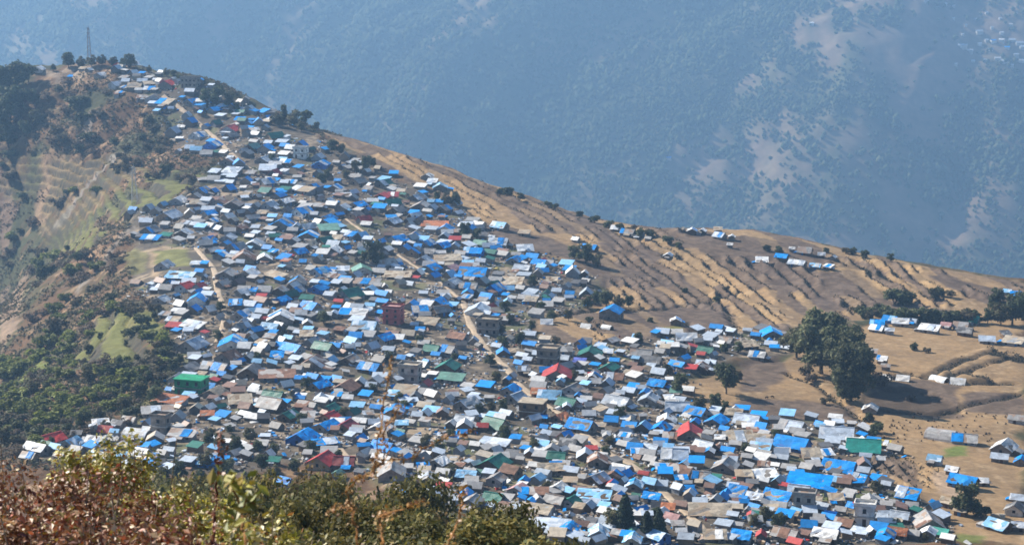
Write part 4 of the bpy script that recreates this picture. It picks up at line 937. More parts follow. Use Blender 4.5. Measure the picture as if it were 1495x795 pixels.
def shack(X, Y, L, W, yaw, cs, gable):
    Hh = rs.uniform(1.1, 1.8)
    rc = RC[cs] * rs.uniform(.75, 1.15)
    wc = np.array(rs.choice(((.19,.17,.15), (.14,.10,.07), (.30,.23,.16), (.25,.26,.28), (.1,.1,.1)))) * rs.uniform(.7, 1.2)
    zc = float(ground(X, Y))
    x_, y_ = L / 2, W / 2
    if gable:
        R = W * rs.uniform(.3, .46)
        push_box(xf(X, Y, zc, yaw, [(-x_, -y_, -1.6), (x_, -y_, -1.6), (x_, y_, -1.6), (-x_, y_, -1.6), (-x_, -y_, Hh), (x_, -y_, Hh), (x_, y_, Hh), (-x_, y_, Hh)]), [wc] * 6)
        push_box(xf(X, Y, zc, yaw, [(-x_, -y_ + .01, Hh - .01), (x_, -y_ + .01, Hh - .01), (x_, y_ - .01, Hh - .01), (-x_, y_ - .01, Hh - .01), (-x_, -.03, Hh + R - .06), (x_, -.03, Hh + R - .06), (x_, .03, Hh + R - .06), (-x_, .03, Hh + R - .06)]), [wc] * 6)
        half = rs.random() < .3
        for s_ in (-1, 1):
            o_ = .3; e = o_ * R / y_
            rc2 = rc if not (half and s_ < 0) else RC[rs.choice('BLWN')]
            j = lambda: rs.uniform(-.1, .1)
            a = [(-x_ - o_ + j(), 0, Hh + R), (x_ + o_ + j(), 0, Hh + R), (x_ + o_ + j(), s_ * (y_ + o_), Hh - e + j()), (-x_ - o_ + j(), s_ * (y_ + o_), Hh - e + j())]
            if s_ < 0: a = a[::-1]
            a = a[::-1] if s_ > 0 and False else a
            top = [(u, v, z + .07) for u, v, z in a]
            push_box(xf(X, Y, zc, yaw, a + top), [rc2] * 6)
    else:
        R = W * rs.uniform(.15, .34)
        push_box(xf(X, Y, zc, yaw, [(-x_, -y_, -1.6), (x_, -y_, -1.6), (x_, y_, -1.6), (-x_, y_, -1.6), (-x_, -y_, Hh), (x_, -y_, Hh), (x_, y_, Hh + R), (-x_, y_, Hh + R)]), [wc] * 6)
        o_ = .3; e = o_ * R / W
        j = lambda: rs.uniform(-.12, .12)
        a = [(-x_ - o_ + j(), -y_ - o_, Hh - e + .02), (x_ + o_, -y_ - o_ + j(), Hh - e + .02), (x_ + o_ + j(), y_ + o_, Hh + R + e + .02), (-x_ - o_, y_ + o_ + j(), Hh + R + e + .02)]
        push_box(xf(X, Y, zc, yaw, a + [(u, v, z + .08) for u, v, z in a]), [rc] * 6)
shacks = []
tries = 0
MEADOW = [(178,362),(284,357),(290,398),(176,408)]
while len(shacks) < 1050 and tries < 40000:
    tries += 1
    x, y = rs.uniform(30, 1400), rs.uniform(95, 795)
    if not in_poly([x], [y], TOWN)[0]: continue
    dens = .55 if (x < 470 and y > 590) else .5 if (600 < x < 700 and 610 < y < 690) else 1.0
    if in_poly([x], [y], MEADOW)[0]: continue
    if y > 430: dens *= .85
    if rs.random() > dens: continue
    q = ray(x, y)
    if q is None: continue
    wpx = rs.uniform(9, 20) * (.75 + .5 * y / 800)
    L = min(wpx * q[1] / FPX, 6.5)
    rad = L * .5
    if (np.hypot(foot[:, 0] - q[0], foot[:, 1] - q[1]) < (foot[:, 2] * .78 + rad * .75) * (.8 if y < 300 else 1.0)).any(): continue
    if (np.hypot(rp[:, 0] - q[0], rp[:, 1] - q[1]) < rad + 1.6).any(): continue
    if any(math.hypot(s[0] - q[0], s[1] - q[1]) < (s[2] + rad) * (.62 if y < 300 else .74) for s in shacks): continue
    shacks.append((q[0], q[1], rad))
    cs = rs.choices('BbLWNCGRMK', (16, 6, 24, 11, 22, 5, 4, 2, 9, 9))[0]
    shack(q[0], q[1], L, L * rs.uniform(.6, .85), math.radians(rs.choice((rs.gauss(66, 15), rs.gauss(-25, 12), rs.gauss(-22, 14), rs.gauss(-10, 15)))), cs, rs.random() < .55)
for b in surplus:
    shack(b['X'], b['Y'], b['L'], b['W'], b['yaw'], b['c'] if b['c'] in RC else {'g': 'G', 'r': 'R', 'P': 'C', 'O': 'M', 'T': 'G'}.get(b['c'], 'N'), True)
print('shacks', len(shacks), 'tries', tries)
M_shack = attr_mat('patched_sheets', noise=.8, amt=.3, bump=.2, rough=.55, spec=.35)
me = np_mesh('small_shacks', SH_V, SH_F4, False)
a_ = me.color_attributes.new('Col', 'FLOAT_COLOR', 'CORNER')
cc_ = np.ones((len(SH_C) * 4, 4), np.float32); cc_[:, :3] = np.repeat(np.array(SH_C), 4, 0)
a_.data.foreach_set('color', cc_.ravel())
o = link_mesh('small_shacks', me, M_shack); o['kind'] = 'stuff'; o['label'] = 'countless small shacks and huts packed between the larger houses'

# ------------------------------------------------------------------ rubble and clutter lying about
SH_V, SH_F4, SH_C = [], [], []
cnt = 0
while cnt < 15000:
    x, y = rs.uniform(30, 1400), rs.uniform(95, 795)
    if not in_poly([x], [y], TOWN)[0] or in_poly([x], [y], MEADOW)[0]: continue
    q = ray(x, y) if rs.random() < .12 else None
    if q is None and rs.random() < .88 and cnt > 0:
        # a scatter round an earlier heap
        hx_, hy_ = rs.choice(heaps); q = (hx_ + rs.gauss(0, 2.6), hy_ + rs.gauss(0, 3.4)); q = (q[0], q[1], float(ground(q[0], q[1])))
    elif q is None: continue
    else:
        if cnt == 0: heaps = []
        heaps.append((q[0], q[1]))
    if (np.hypot(rp[:, 0] - q[0], rp[:, 1] - q[1]) < 1.8).any(): continue
    cnt += 1
    big = rs.random() < .22
    l, w_, h_ = (rs.uniform(1.2, 2.6), rs.uniform(.7, 1.6), rs.uniform(.05, .5)) if big else (rs.uniform(.4, 1.3), rs.uniform(.3, .9), rs.uniform(.15, .8))
    g_ = rs.uniform(.6, 1.25)
    cs = rs.choices(('stone', 'tan', 'dark', 'L', 'W', 'B', 'M', 'R'), (34, 18, 16, 10, 9, 5, 7, 1))[0]
    c_ = {'stone': np.array((.30,.28,.26)), 'tan': np.array((.40,.31,.22)), 'dark': np.array((.10,.09,.08))}.get(cs, RC.get(cs)) * g_
    if c_ is None: continue
    E = Euler((rs.gauss(0, .25), rs.gauss(0, .25), rs.uniform(0, 6.28))).to_matrix()
    pts = [tuple(E @ Vector(p) + Vector((q[0], q[1], q[2] + h_ * .35))) for p in [(-l / 2, -w_ / 2, -h_ / 2), (l / 2, -w_ / 2, -h_ / 2), (l / 2, w_ / 2, -h_ / 2), (-l / 2, w_ / 2, -h_ / 2), (-l / 2 * .85, -w_ / 2 * .9, h_ / 2), (l / 2, -w_ / 2, h_ / 2), (l / 2 * .9, w_ / 2 * .8, h_ / 2), (-l / 2, w_ / 2, h_ / 2)]]
    push_box(pts, [c_] * 6)
me = np_mesh('rubble', SH_V, SH_F4, False)
a_ = me.color_attributes.new('Col', 'FLOAT_COLOR', 'CORNER')
cc_ = np.ones((len(SH_C) * 4, 4), np.float32); cc_[:, :3] = np.repeat(np.array(SH_C), 4, 0)
a_.data.foreach_set('color', cc_.ravel())
o = link_mesh('rubble', me, attr_mat('rubble', noise=1.5, amt=.3, bump=.2, rough=.85, spec=.2)); o['kind'] = 'stuff'; o['label'] = 'stones, boards and torn sheets lying between the houses'

# ------------------------------------------------------------------ dirt roads draped over the hill
M_road, nt_, b_ = new_mat('packed_dirt')
no_ = N(nt_, 'ShaderNodeTexNoise'); no_.inputs['Scale'].default_value = .5; no_.inputs['Detail'].default_value = 6
tc_ = N(nt_, 'ShaderNodeTexCoord'); nt_.links.new(tc_.outputs['Object'], no_.inputs['Vector'])
cr_ = N(nt_, 'ShaderNodeValToRGB'); cr_.color_ramp.elements[0].color = (.30, .225, .155, 1); cr_.color_ramp.elements[1].color = (.46, .36, .25, 1)
cr_.color_ramp.elements[0].position = .3; cr_.color_ramp.elements[1].position = .7
nt_.links.new(no_.outputs['Fac'], cr_.inputs[0]); nt_.links.new(cr_.outputs[0], b_.inputs['Base Color']); b_.inputs['Roughness'].default_value = .95
for ri, line in enumerate(road_w):
    p = np.array(line)[:, :2]
    for _ in range(3): p[1:-1] = (p[:-2] + 2 * p[1:-1] + p[2:]) / 4
    d = np.concatenate([[0], np.cumsum(np.hypot(*np.diff(p, axis=0).T))])
    ss = np.arange(0, d[-1], 1.2); p = np.stack([np.interp(ss, d, p[:, 0]), np.interp(ss, d, p[:, 1])], 1)
    tg = np.gradient(p, axis=0); tg /= np.linalg.norm(tg, axis=1)[:, None] + 1e-9; nr = np.stack([-tg[:, 1], tg[:, 0]], 1)
    hw = {0: 1.3, 1: 1.1, 2: 1.35, 3: .8, 4: 1.0}[ri] + .35 * fbm(ss / 6, ss * 0, 90 + ri, 2)
    V = []
    for k in np.linspace(-1, 1, 7):
        q = p + nr * (hw * (k + (.12 * fbm(ss / 2.5, ss * 0 + k, 99, 2) if abs(k) == 1 else 0)))[:, None]
        V.append(np.column_stack([q, ground(q[:, 0], q[:, 1]) + (.22 if abs(k) < 1 else -.05)]))
    V = np.stack(V, 1)
    o = link_mesh('dirt_road', np_mesh('dirt_road', V.reshape(-1, 3), grid_faces(len(p), 7)[:, ::-1], True), M_road)
    o['kind'] = 'structure'
# ------------------------------------------------------------------ plants
def leaf_mat(name, rough=.7, spec=.25, trans=.25, var=.25):
    m, nt, b = new_mat(name)
    a = N(nt, 'ShaderNodeAttribute', attribute_name='Col'); oi = N(nt, 'ShaderNodeObjectInfo')
    mr = N(nt, 'ShaderNodeMapRange'); mr.inputs['To Min'].default_value = 1 - var; mr.inputs['To Max'].default_value = 1 + var
    nt.links.new(oi.outputs['Random'], mr.inputs['Value'])
    mx = N(nt, 'ShaderNodeVectorMath', operation='SCALE'); nt.links.new(a.outputs['Color'], mx.inputs[0]); nt.links.new(mr.outputs[0], mx.inputs['Scale'])
    nt.links.new(mx.outputs[0], b.inputs['Base Color'])
    b.inputs['Roughness'].default_value = rough; b.inputs['Specular IOR Level'].default_value = spec
    tr = N(nt, 'ShaderNodeBsdfTranslucent'); nt.links.new(mx.outputs[0], tr.inputs['Color'])
    ms = N(nt, 'ShaderNodeMixShader'); ms.inputs[0].default_value = trans
    nt.links.new(b.outputs[0], ms.inputs[1]); nt.links.new(tr.outputs[0], ms.inputs[2])
    nt.links.new(ms.outputs[0], nt.nodes['Material Output'].inputs['Surface'])
    return m
M_leaf = leaf_mat('foliage_leaf', trans=.32)
M_dry = leaf_mat('dry_leaf', .5, .45, .2, .15)
M_bark = wall_mat('bark', (.11, .085, .06), .4)
M_twig = wall_mat('orange_twig', (.30, .15, .06), .3)
M_greytwig = wall_mat('grey_twig', (.22, .17, .14), .3)

def leaf_cloud(P, Nn, size, cols, rg, aspect=.6, kite=False):
    """one four-cornered leaf at each point P, facing roughly Nn"""
    n = len(P)
    rnd = rg.normal(size=(n, 3)); nn = Nn + rnd * .8; nn /= np.linalg.norm(nn, axis=1)[:, None] + 1e-9
    t = np.cross(nn, rg.normal(size=(n, 3))); t /= np.linalg.norm(t, axis=1)[:, None] + 1e-9
    b = np.cross(nn, t)
    s = (size * rg.uniform(.6, 1.35, n))[:, None]
    if kite:
        bend = nn * s * rg.uniform(-.15, .3, (n, 1))
        q = [P - t * s, P + b * s * aspect + bend, P + t * s, P - b * s * aspect + bend]
    else:
        j = lambda: rg.uniform(.7, 1.25, (n, 1))
        q = [P - t * s * j() - b * s * aspect * j(), P + t * s * j() - b * s * aspect * j(), P + t * s * j() + b * s * aspect * j(), P - t * s * j() + b * s * aspect * j()]
    V = np.stack(q, 1).reshape(-1, 3)
    F = np.arange(4 * n).reshape(n, 4)
    return V, F, np.repeat(cols, 4, 0)
def tint(n, base, alt, rg, amt=.35, palt=.25):
    c = np.where(rg.uniform(size=(n, 1)) < palt, np.array([alt]), np.array([base])) * rg.uniform(1 - amt, 1 + amt, (n, 1))
    return np.clip(c, .005, .9)
def crown(seed, kind, n, size, base, alt):
    """foliage of a plant of height 1 standing on z = 0"""
    rg = np.random.default_rng(seed)
    if kind == 'conifer':
        z = .12 + .86 * (1 - np.sqrt(rg.uniform(0, 1, n))) ** .85
        tier = .75 + .35 * np.abs(np.sin(z * 26 + rg.uniform(0, .4, n)))
        ang = rg.uniform(0, 6.283, n); ang += .25 * np.sin(ang * 5 + seed)
        r = .24 * (1.02 - z) ** .8 * tier * np.sqrt(rg.uniform(.25, 1, n)) + .01
        Pn = np.stack([r * np.cos(ang), r * np.sin(ang), z - r * .25], 1)
        nn = np.stack([np.cos(ang), np.sin(ang), np.full(n, .5)], 1)
        cl = 1 + .3 * np.sin(ang * 3 + z * 20)
    else:
        if kind == 'broad':
            k = 15; zz = rg.uniform(.2, .84, k); ww = .34 * np.sin(np.clip(zz, .12, .95) * 2.9) ** .6; aa = rg.uniform(0, 6.283, k); rr_ = ww * np.sqrt(rg.uniform(0, 1, k)); c = np.stack([rr_ * np.cos(aa), rr_ * np.sin(aa), zz], 1); rad = rg.uniform(.14, .23, k)
        elif kind == 'grand':
            k = 44; zz = rg.uniform(.12, .88, k); ww = .42 * np.sin(np.clip((zz - .05) / .95, 0, 1) * 2.75) ** .7
            aa = rg.uniform(0, 6.283, k); rr_ = ww * np.sqrt(rg.uniform(.1, 1, k)); c = np.stack([rr_ * np.cos(aa), rr_ * np.sin(aa), zz], 1); rad = rg.uniform(.09, .16, k)
        elif kind == 'tall':
            k = 9; c = np.stack([rg.uniform(-.13, .13, k), rg.uniform(-.13, .13, k), np.linspace(.25, .86, k)], 1); rad = rg.uniform(.1, .17, k)
        else:   # shrub
            k = 9; c = np.stack([rg.uniform(-.45, .45, k), rg.uniform(-.45, .45, k), rg.uniform(.12, .68, k)], 1); rad = rg.uniform(.17, .33, k)
        wts = rad ** 2; wts /= wts.sum()
        li = rg.choice(k, n, p=wts)
        d = rg.normal(size=(n, 3)); d /= np.linalg.norm(d, axis=1)[:, None]
        d[:, 2] = np.where(d[:, 2] < -.35, -d[:, 2], d[:, 2])
        rr_ = rad[li] * rg.uniform(.45, 1.1, n) ** .6 * (1 + .22 * np.sin(d[:, 0] * 7 + li * 2.1) * np.cos(d[:, 1] * 6 + li))
        Pn = c[li] + d * rr_[:, None]
        Pn[:, 2] = np.maximum(Pn[:, 2], .02)
        nn = d * .9 + np.array([0, 0, .35])
        cl = rg.uniform(.72, 1.3, k)[li]
    cols = tint(n, base, alt, rg) * cl[:, None]
    return leaf_cloud(Pn, nn, size, cols, rg)
def tube(m, pts, rads, k=6):
    base = len(m.v)
    pts = [Vector(p) for p in pts]
    for i, p in enumerate(pts):
        d = (pts[min(i + 1, len(pts) - 1)] - pts[max(i - 1, 0)]).normalized()
        a = d.orthogonal().normalized(); b = d.cross(a)
        m.v += [tuple(p + (a * math.cos(6.2832 * j / k) + b * math.sin(6.2832 * j / k)) * rads[i]) for j in range(k)]
    for i in range(len(pts) - 1):
        for j in range(k):
            m.f.append((base + i * k + j, base + i * k + (j + 1) % k, base + (i + 1) * k + (j + 1) % k, base + (i + 1) * k + j))
    m.f.append(tuple(base + (len(pts) - 1) * k + j for j in range(k)))
def trunk_mb(seed, kind):
    r = random.Random(seed); m = MB()
    if kind == 'shrub':
        for q in range(5):
            a = r.uniform(0, 6.28); tube(m, [(0, 0, -.25), (.05 * math.cos(a), .05 * math.sin(a), .1), (.3 * math.cos(a), .3 * math.sin(a), .5)], [.03, .025, .01], 5)
        return m
    top = .9 if kind in ('conifer', 'tall') else .55
    tube(m, [(0, 0, -.15), (.008, 0, .1), (-.01, .01, .3), (.01, .0, top * .75), (0, .01, top)], [.042, .03, .024, .015, .006])
    if kind in ('broad', 'grand'):
        for q in range(7):
            a = q * .9 + r.uniform(-.3, .3); z = .2 + .05 * q
            tube(m, [(0, 0, z), (.12 * math.cos(a), .12 * math.sin(a), z + .14), (.26 * math.cos(a), .26 * math.sin(a), z + .3)], [.016, .011, .004], 5)
    return m
PROTO = {}
DG, OL, GB, YG = (.072, .092, .040), (.115, .112, .048), (.15, .115, .072), (.15, .17, .03)
def proto(key, kind, seed, n, size, base, alt):
    V, F, Cc = crown(seed, kind, n, size, base, alt)
    cm = np_mesh(key + '_crown', V, F, False, Cc); cm.materials.append(M_leaf)
    tm = MB.build(trunk_mb(seed, kind), key + '_trunk', M_bark); tmesh = tm.data; bpy.data.objects.remove(tm)
    PROTO[key] = (cm, tmesh)
for q in range(3):
    proto(f'broad{q}', 'broad', 10 + q, 2000, .038, DG, OL)
    proto(f'olive{q}', 'broad', 20 + q, 1800, .040, OL, GB)
    proto(f'shrub{q}', 'shrub', 30 + q, 800, .075, (.068, .082, .034), OL)
    proto(f'scrub{q}', 'shrub', 40 + q, 700, .07, (.115, .098, .05), GB)
    proto(f'bright{q}', 'shrub', 50 + q, 700, .075, (.17, .19, .035), (.12, .14, .035))
    proto(f'tall{q}', 'tall', 60 + q, 1100, .038, DG, OL)
    proto(f'bare{q}', 'shrub', 70 + q, 420, .06, (.17, .125, .085), GB)
proto('conifer0', 'conifer', 81, 2200, .030, (.028, .046, .022), (.05, .062, .03)); proto('conifer1', 'conifer', 82, 2200, .030, (.030, .048, .022), (.06, .068, .03))
proto('grand0', 'grand', 91, 14000, .019, (.125, .140, .066), (.19, .18, .09)); proto('grand1', 'grand', 92, 13000, .020, (.115, .130, .066), (.18, .175, .09))
for q in range(3): proto(f'near{q}', 'grand', 101 + q, 16000, .0105, ((.105, .105, .034), (.155, .13, .040), (.14, .105, .045))[q], ((.15, .13, .05), (.07, .08, .03), (.16, .11, .05))[q])
def plant(name, key, X, Y, z, h, wd=1.0, rz=None):
    cm, tm = PROTO[key]
    t = empty(name, (X, Y, z), random.uniform(0, 6.28) if rz is None else rz)
    t.scale = (h * wd, h * wd, h)
    c = bpy.data.objects.new('crown', cm); COL.objects.link(c); c.parent = t
    s_ = bpy.data.objects.new('trunk', tm); COL.objects.link(s_); s_.parent = t
    return t
def plant_px(name, key, px, py, hpx, wd=1.0, y0=380.0):
    q = ray(px, py, y0)
    if q is None: q = ray(px, py + 5, y0)
    if q is None: q = ray(px, py + 12, y0)
    if q is None: return None
    return plant(name, key, q[0], q[1], q[2] - .1, hpx * q[1] / FPX, wd)
rq = random.Random(5)
def pick(k): return f'{k}{rq.randrange(3)}'
trees = []
def T(x, y, h, k, name='tree', wd=1.0, own=None, cat='tree', group=None):
    key = k if k[-1].isdigit() else pick(k)
    o = plant_px(name, key, x, y, h, wd)
    if o is None: return
    if own: tag(o, own, cat, group)
    else: trees.append(dict(x=x, y=y - h * .5, o=o, word=('pale ' if key.startswith(('scrub', 'bare')) else 'olive ' if key.startswith('olive') else 'bright ' if key.startswith('bright') else 'dark ') + ('shrub' if cat == 'shrub' else 'tree'), cat=cat))
T(1199, 546, 95, 'grand0', 'tree', 1.02, 'tallest spreading tree of the dark clump amid bare brown fields')
T(1242, 586, 90, 'grand1', 'tree', .86, 'second big dark tree, standing lower in front of the tallest tree')
T(1163, 522, 50, 'olive', 'tree', 1.15, 'smaller paler tree leaning against the great clump on its village side')
T(1225, 556, 84, 'grand0', 'tree', 1.0, 'dense tree filling the gap between the two biggest trees')
T(912, 780, 66, 'conifer0', 'conifer_tree', 1.25, 'tall dark conifer among roofs at the bottom of the village'); T(944, 788, 50, 'conifer1', 'conifer_tree', 1.3, 'shorter conifer close beside the tall dark conifer'); T(962, 782, 46, 'conifer0', 'conifer_tree', 1.2, 'outermost conifer of the trio above pale blue roofs'); T(893, 776, 34, 'olive', 'tree', 1.1, 'yellowish round tree at the foot of the dark conifers')
T(1411, 752, 50, 'broad', 'tree', 1.0, 'dark tree standing in front of the blue shelter by the path'); T(1433, 756, 20, 'shrub', 'shrub', 1.1, 'dark bush in the shade of the tree by the blue shelter', 'shrub')
T(545, 388, 38, 'broad', 'tree', 1.0, 'single round dark tree rising between roofs in the upper village')
for x, y, h, k in [(855,385,30,'broad'),(838,380,22,'broad'),(872,390,20,'olive'),(885,450,26,'broad'),(870,445,22,'broad'),(902,452,22,'olive'),(858,450,20,'broad'),(918,450,18,'broad'),(992,577,34,'broad'),(1060,575,46,'broad'),(1045,597,26,'broad'),(1059,603,20,'broad'),(1022,598,24,'olive'),(1078,558,18,'olive'),
                   (413,180,27,'tall'),(447,178,22,'broad'),(430,185,24,'olive'),(405,184,22,'olive'),(462,190,12,'broad'),(300,150,20,'broad'),(318,153,27,'broad'),(334,158,22,'broad'),(346,163,15,'broad'),(440,192,16,'olive'),
                   (100,100,24,'broad'),(118,100,18,'olive'),(134,98,18,'olive'),(149,97,17,'olive'),(165,98,15,'olive'),(190,99,20,'broad'),(78,104,11,'broad'),(243,112,13,'olive'),(253,116,13,'broad'),(262,120,11,'broad'),(217,106,11,'olive'),(180,99,14,'broad'),
                   (5,145,48,'broad'),(25,132,40,'broad'),(42,122,28,'broad'),(15,175,52,'broad'),(0,200,52,'broad'),(32,165,34,'broad'),(48,152,22,'broad'),(12,215,34,'broad'),(52,185,24,'olive'),(38,200,24,'broad'),
                   (485,224,20,'broad'),(498,226,16,'olive'),(535,250,22,'broad'),(520,252,18,'olive'),(665,302,22,'broad'),(650,300,18,'olive'),(638,292,14,'broad'),(678,347,24,'broad'),(696,350,17,'broad'),(470,271,18,'broad'),(506,264,16,'olive'),(396,237,13,'broad'),(700,332,12,'broad'),(545,244,14,'broad'),(478,262,16,'broad'),
                   (640,660,22,'broad'),(660,645,20,'broad'),(622,652,20,'olive'),(737,643,24,'broad'),(716,603,18,'olive'),(760,505,22,'broad'),(745,473,18,'olive'),(776,482,16,'broad'),(725,560,20,'olive'),(700,605,18,'broad'),(735,600,20,'broad'),(805,470,18,'broad'),(830,468,18,'olive'),(790,455,16,'broad'),
                   (320,658,28,'broad'),(345,662,30,'broad'),(366,645,22,'olive'),(300,682,28,'olive'),(330,700,32,'broad'),(262,700,32,'broad'),(382,688,26,'broad'),(400,665,20,'broad'),(292,712,30,'broad'),(362,715,30,'broad'),(400,700,26,'olive'),(430,690,22,'broad'),(310,640,16,'olive'),(335,632,14,'broad'),(240,705,26,'olive'),
                   (1118,765,28,'olive'),(1138,776,30,'broad'),(1100,770,22,'olive'),(1215,732,12,'bright'),(1350,790,14,'olive')]:
    T(x, y, h, k)
gt = 0
while gt < 46:
    x, y = rq.uniform(280, 1330), rq.uniform(400, 770)
    if not in_poly([x], [y], TOWN)[0]: continue
    if min(math.hypot(b['x'] - x, (b['y'] - y) * 1.3) / (b['w'] + 6) for b in blds) < .42: continue
    gt += 1
    T(x, y + 4, rq.uniform(12, 22), rq.choice(('broad', 'broad', 'olive')), 'tree', 1.1)
for x, y, h, k in [(740,285,13,'shrub'),(730,283,9,'shrub'),(760,290,9,'shrub'),(800,302,9,'shrub'),(810,305,9,'shrub'),(845,316,9,'shrub'),(868,325,12,'shrub'),(889,333,13,'shrub'),(904,338,14,'shrub'),(920,341,13,'scrub'),(935,346,13,'shrub'),(950,349,15,'shrub'),(975,356,13,'shrub'),(990,362,10,'shrub'),(1121,366,10,'shrub'),(1136,368,11,'shrub'),(1235,370,12,'scrub'),(1246,371,11,'shrub'),(1262,376,13,'shrub'),(1300,381,12,'broad'),(1205,368,8,'shrub'),
                   (1260,464,18,'shrub'),(1272,466,20,'scrub'),(1285,462,20,'shrub'),(1298,468,22,'shrub'),(1312,470,24,'shrub'),(1325,466,20,'bright'),(1338,470,24,'shrub'),(1352,472,24,'shrub'),(1366,472,22,'shrub'),(1380,474,22,'shrub'),(1394,472,22,'shrub'),(1408,472,20,'scrub'),(1420,470,22,'shrub'),(1250,456,14,'scrub'),(1306,444,24,'shrub'),(1319,444,22,'shrub'),(1372,432,14,'shrub'),(1388,434,12,'scrub'),
                   (1335,511,12,'shrub'),(1352,514,10,'scrub'),(1268,615,14,'shrub'),(1280,630,16,'shrub'),(1000,428,9,'shrub'),(1060,425,10,'scrub'),(1048,440,9,'shrub'),(950,470,8,'shrub'),(860,470,9,'shrub'),(812,500,10,'scrub'),(1190,556,20,'bare'),(1175,548,16,'scrub'),(1275,565,26,'bare'),(1288,562,22,'bare'),(1205,590,12,'scrub'),(1330,585,12,'bare')]:
    T(x, y, h, k, 'shrub', 1.1, None, 'shrub')
for x, y, h, k in [(1455,456,38,'broad'),(1478,474,48,'broad'),(1493,468,42,'broad'),(1461,474,32,'olive'),(1442,472,24,'broad'),(1362,440,20,'olive')]:
    T(x, y, h, k)
# the steep bank beside the village, bush by bush
LEFTB = [(0,190),(60,140),(110,110),(150,105),(200,150),(240,200),(310,240),(300,270),(190,330),(180,360),(190,420),(235,455),(270,530),(240,585),(200,622),(90,640),(30,668),(0,668)]
LGR = [[(60,225),(90,215),(95,260),(70,345),(55,340)],[(0,420),(45,400),(30,480),(0,520)],[(150,300),(230,262),(290,262),(290,285),(200,315),(90,345),(70,335)],[(180,360),(280,358),(285,395),(180,405)]]
nb = 0; guard = 0
bank = []
while nb < 262 and guard < 4000:
    guard += 1
    x, y = rq.uniform(-5, 315), rq.uniform(112, 668)
    if not in_poly([x], [y], LEFTB)[0]: continue
    if nb > 175 and y < 520: continue
    if any(in_poly([x], [y], p)[0] for p in LGR) and rq.random() < .9: continue
    nz = float(fbm(np.array([x / 46]), np.array([y / 46]), 201, 3)[0])
    if nz < -.12 and y < 560 and rq.random() < .8: continue
    hh = rq.uniform(8, 19) * (.75 + .5 * y / 640)
    zone = 0 if y < 260 else 1 if y < 480 else 2
    if (x < 190 and 430 < y < 610 and rq.random() < .4) or (x < 115 and 490 < y < 610 and rq.random() < .8): k = 'bright'
    elif zone == 0: k = rq.choices(('scrub', 'shrub', 'olive', 'bare'), (6, 3, 1, 5))[0]
    elif zone == 1: k = rq.choices(('scrub', 'shrub', 'bright', 'bare', 'broad'), (5, 3, 3, 4, 1))[0]
    else: k = rq.choices(('shrub', 'broad', 'olive', 'bare', 'scrub', 'bright'), (3, 3, 3, 4, 3, 2))[0]
    if any(abs(b[0] - x) < .36 * (b[2] + hh) and abs(b[1] - y) < .2 * (b[2] + hh) for b in bank): continue
    if y > 540 and k in ('broad', 'olive', 'tall'): hh *= 1.45
    o = plant_px('tree' if k in ('broad', 'olive', 'tall') else 'shrub', pick(k), x, y + hh * .35, hh, rq.uniform(1.0, 1.7) if k not in ('broad', 'olive') else rq.uniform(.9, 1.25))
    if o is None: continue
    bank.append((x, y, hh)); nb += 1
    zt = ('upper bank below the ridge top', 'middle of the ravine bank beside the terraces', 'lowest wooded bank beside the village')[zone]
    kt = {'scrub': 'pale olive', 'shrub': 'dark green', 'bare': 'leafless grey brown', 'bright': 'bright yellow green', 'broad': 'dark rounded', 'olive': 'olive rounded', 'tall': 'slender dark'}[k]
    nm = 'tree' if k in ('broad', 'olive', 'tall') else 'shrub'
    tag(o, f'{kt} {nm} on the {zt}', nm, f'{kt} plants on the {zt}')
T(163, 452, 26, 'broad', 'tree', .9, 'lone rounded dark tree on the grassy spur beside the village')
# trees that grow on the near slope: only their tops stand in the picture
def top_tree(px, py, D, key, name, wd, own, cat='tree'):
    X, Y, zt = at_y(px, py, D)
    g = float(ground(X, Y))
    if zt - g < .5: return
    o = plant(name, key, X, Y, g - .1, zt - g, wd)
    tag(o, own, cat, 'bushes and trees of the near slope')
NT = [(430,704,130,'olive'),(472,716,105,'olive'),(520,702,140,'broad'),(562,694,150,'broad'),(604,722,115,'broad'),(640,735,120,'olive'),(742,742,75,'broad'),(702,758,66,'olive'),(652,762,60,'broad'),(400,722,64,'broad'),(360,728,56,'broad'),(452,745,50,'broad'),(300,708,210,'olive'),(342,706,230,'broad'),(262,694,250,'olive'),(380,708,160,'broad'),(502,745,56,'broad'),(560,750,54,'broad'),(612,768,48,'olive'),(330,742,46,'olive'),(700,778,40,'broad'),(745,782,44,'broad'),(225,700,180,'olive'),(545,720,100,'olive'),(490,722,90,'broad')]
kinds_seen = {}
for i, (px, py, D, k) in enumerate(NT):
    trees_lbl = f"{'olive' if k == 'olive' else 'dark green'} bushy tree top on the near slope"
    X, Y, zt = at_y(px, py, D); g = float(ground(X, Y)); hgt = zt - g
    if hgt < .6: continue
    wd = min(1.5, max(.7, 5.5 / hgt))
    key = pick('near')
    o = plant('tree', key, X, Y, g - .1, hgt, wd)
    trees.append(dict(x=px, y=py + 10, o=o, word=('olive' if k == 'olive' else 'dark') + ' tree', cat='tree'))
marks += [(471,700,'red gable by the bushes'),(600,745,'bottom bushes'),(20,150,'dark wood on the ridge flank'),(135,90,'scrub on the ridge top'),(330,660,'shaded hollow'),(885,440,'dark copse by the terraces'),(920,338,'crest hamlet'),(1480,455,'trees at the far field edge')]
place_words([t for t in trees if t['cat'] == 'tree'], 'crown')
place_words([t for t in trees if t['cat'] == 'shrub'], 'clump')
for t in trees:
    wd, noun = t['word'].split()
    lab = t['place'].replace(t['word'] + ' crown', t['word']).replace(t['word'] + ' clump', t['word'])
    tag(t['o'], f'leafy plant, {lab}', t['cat'], 'trees about the village' if t['cat'] == 'tree' else 'shrubs about the fields')

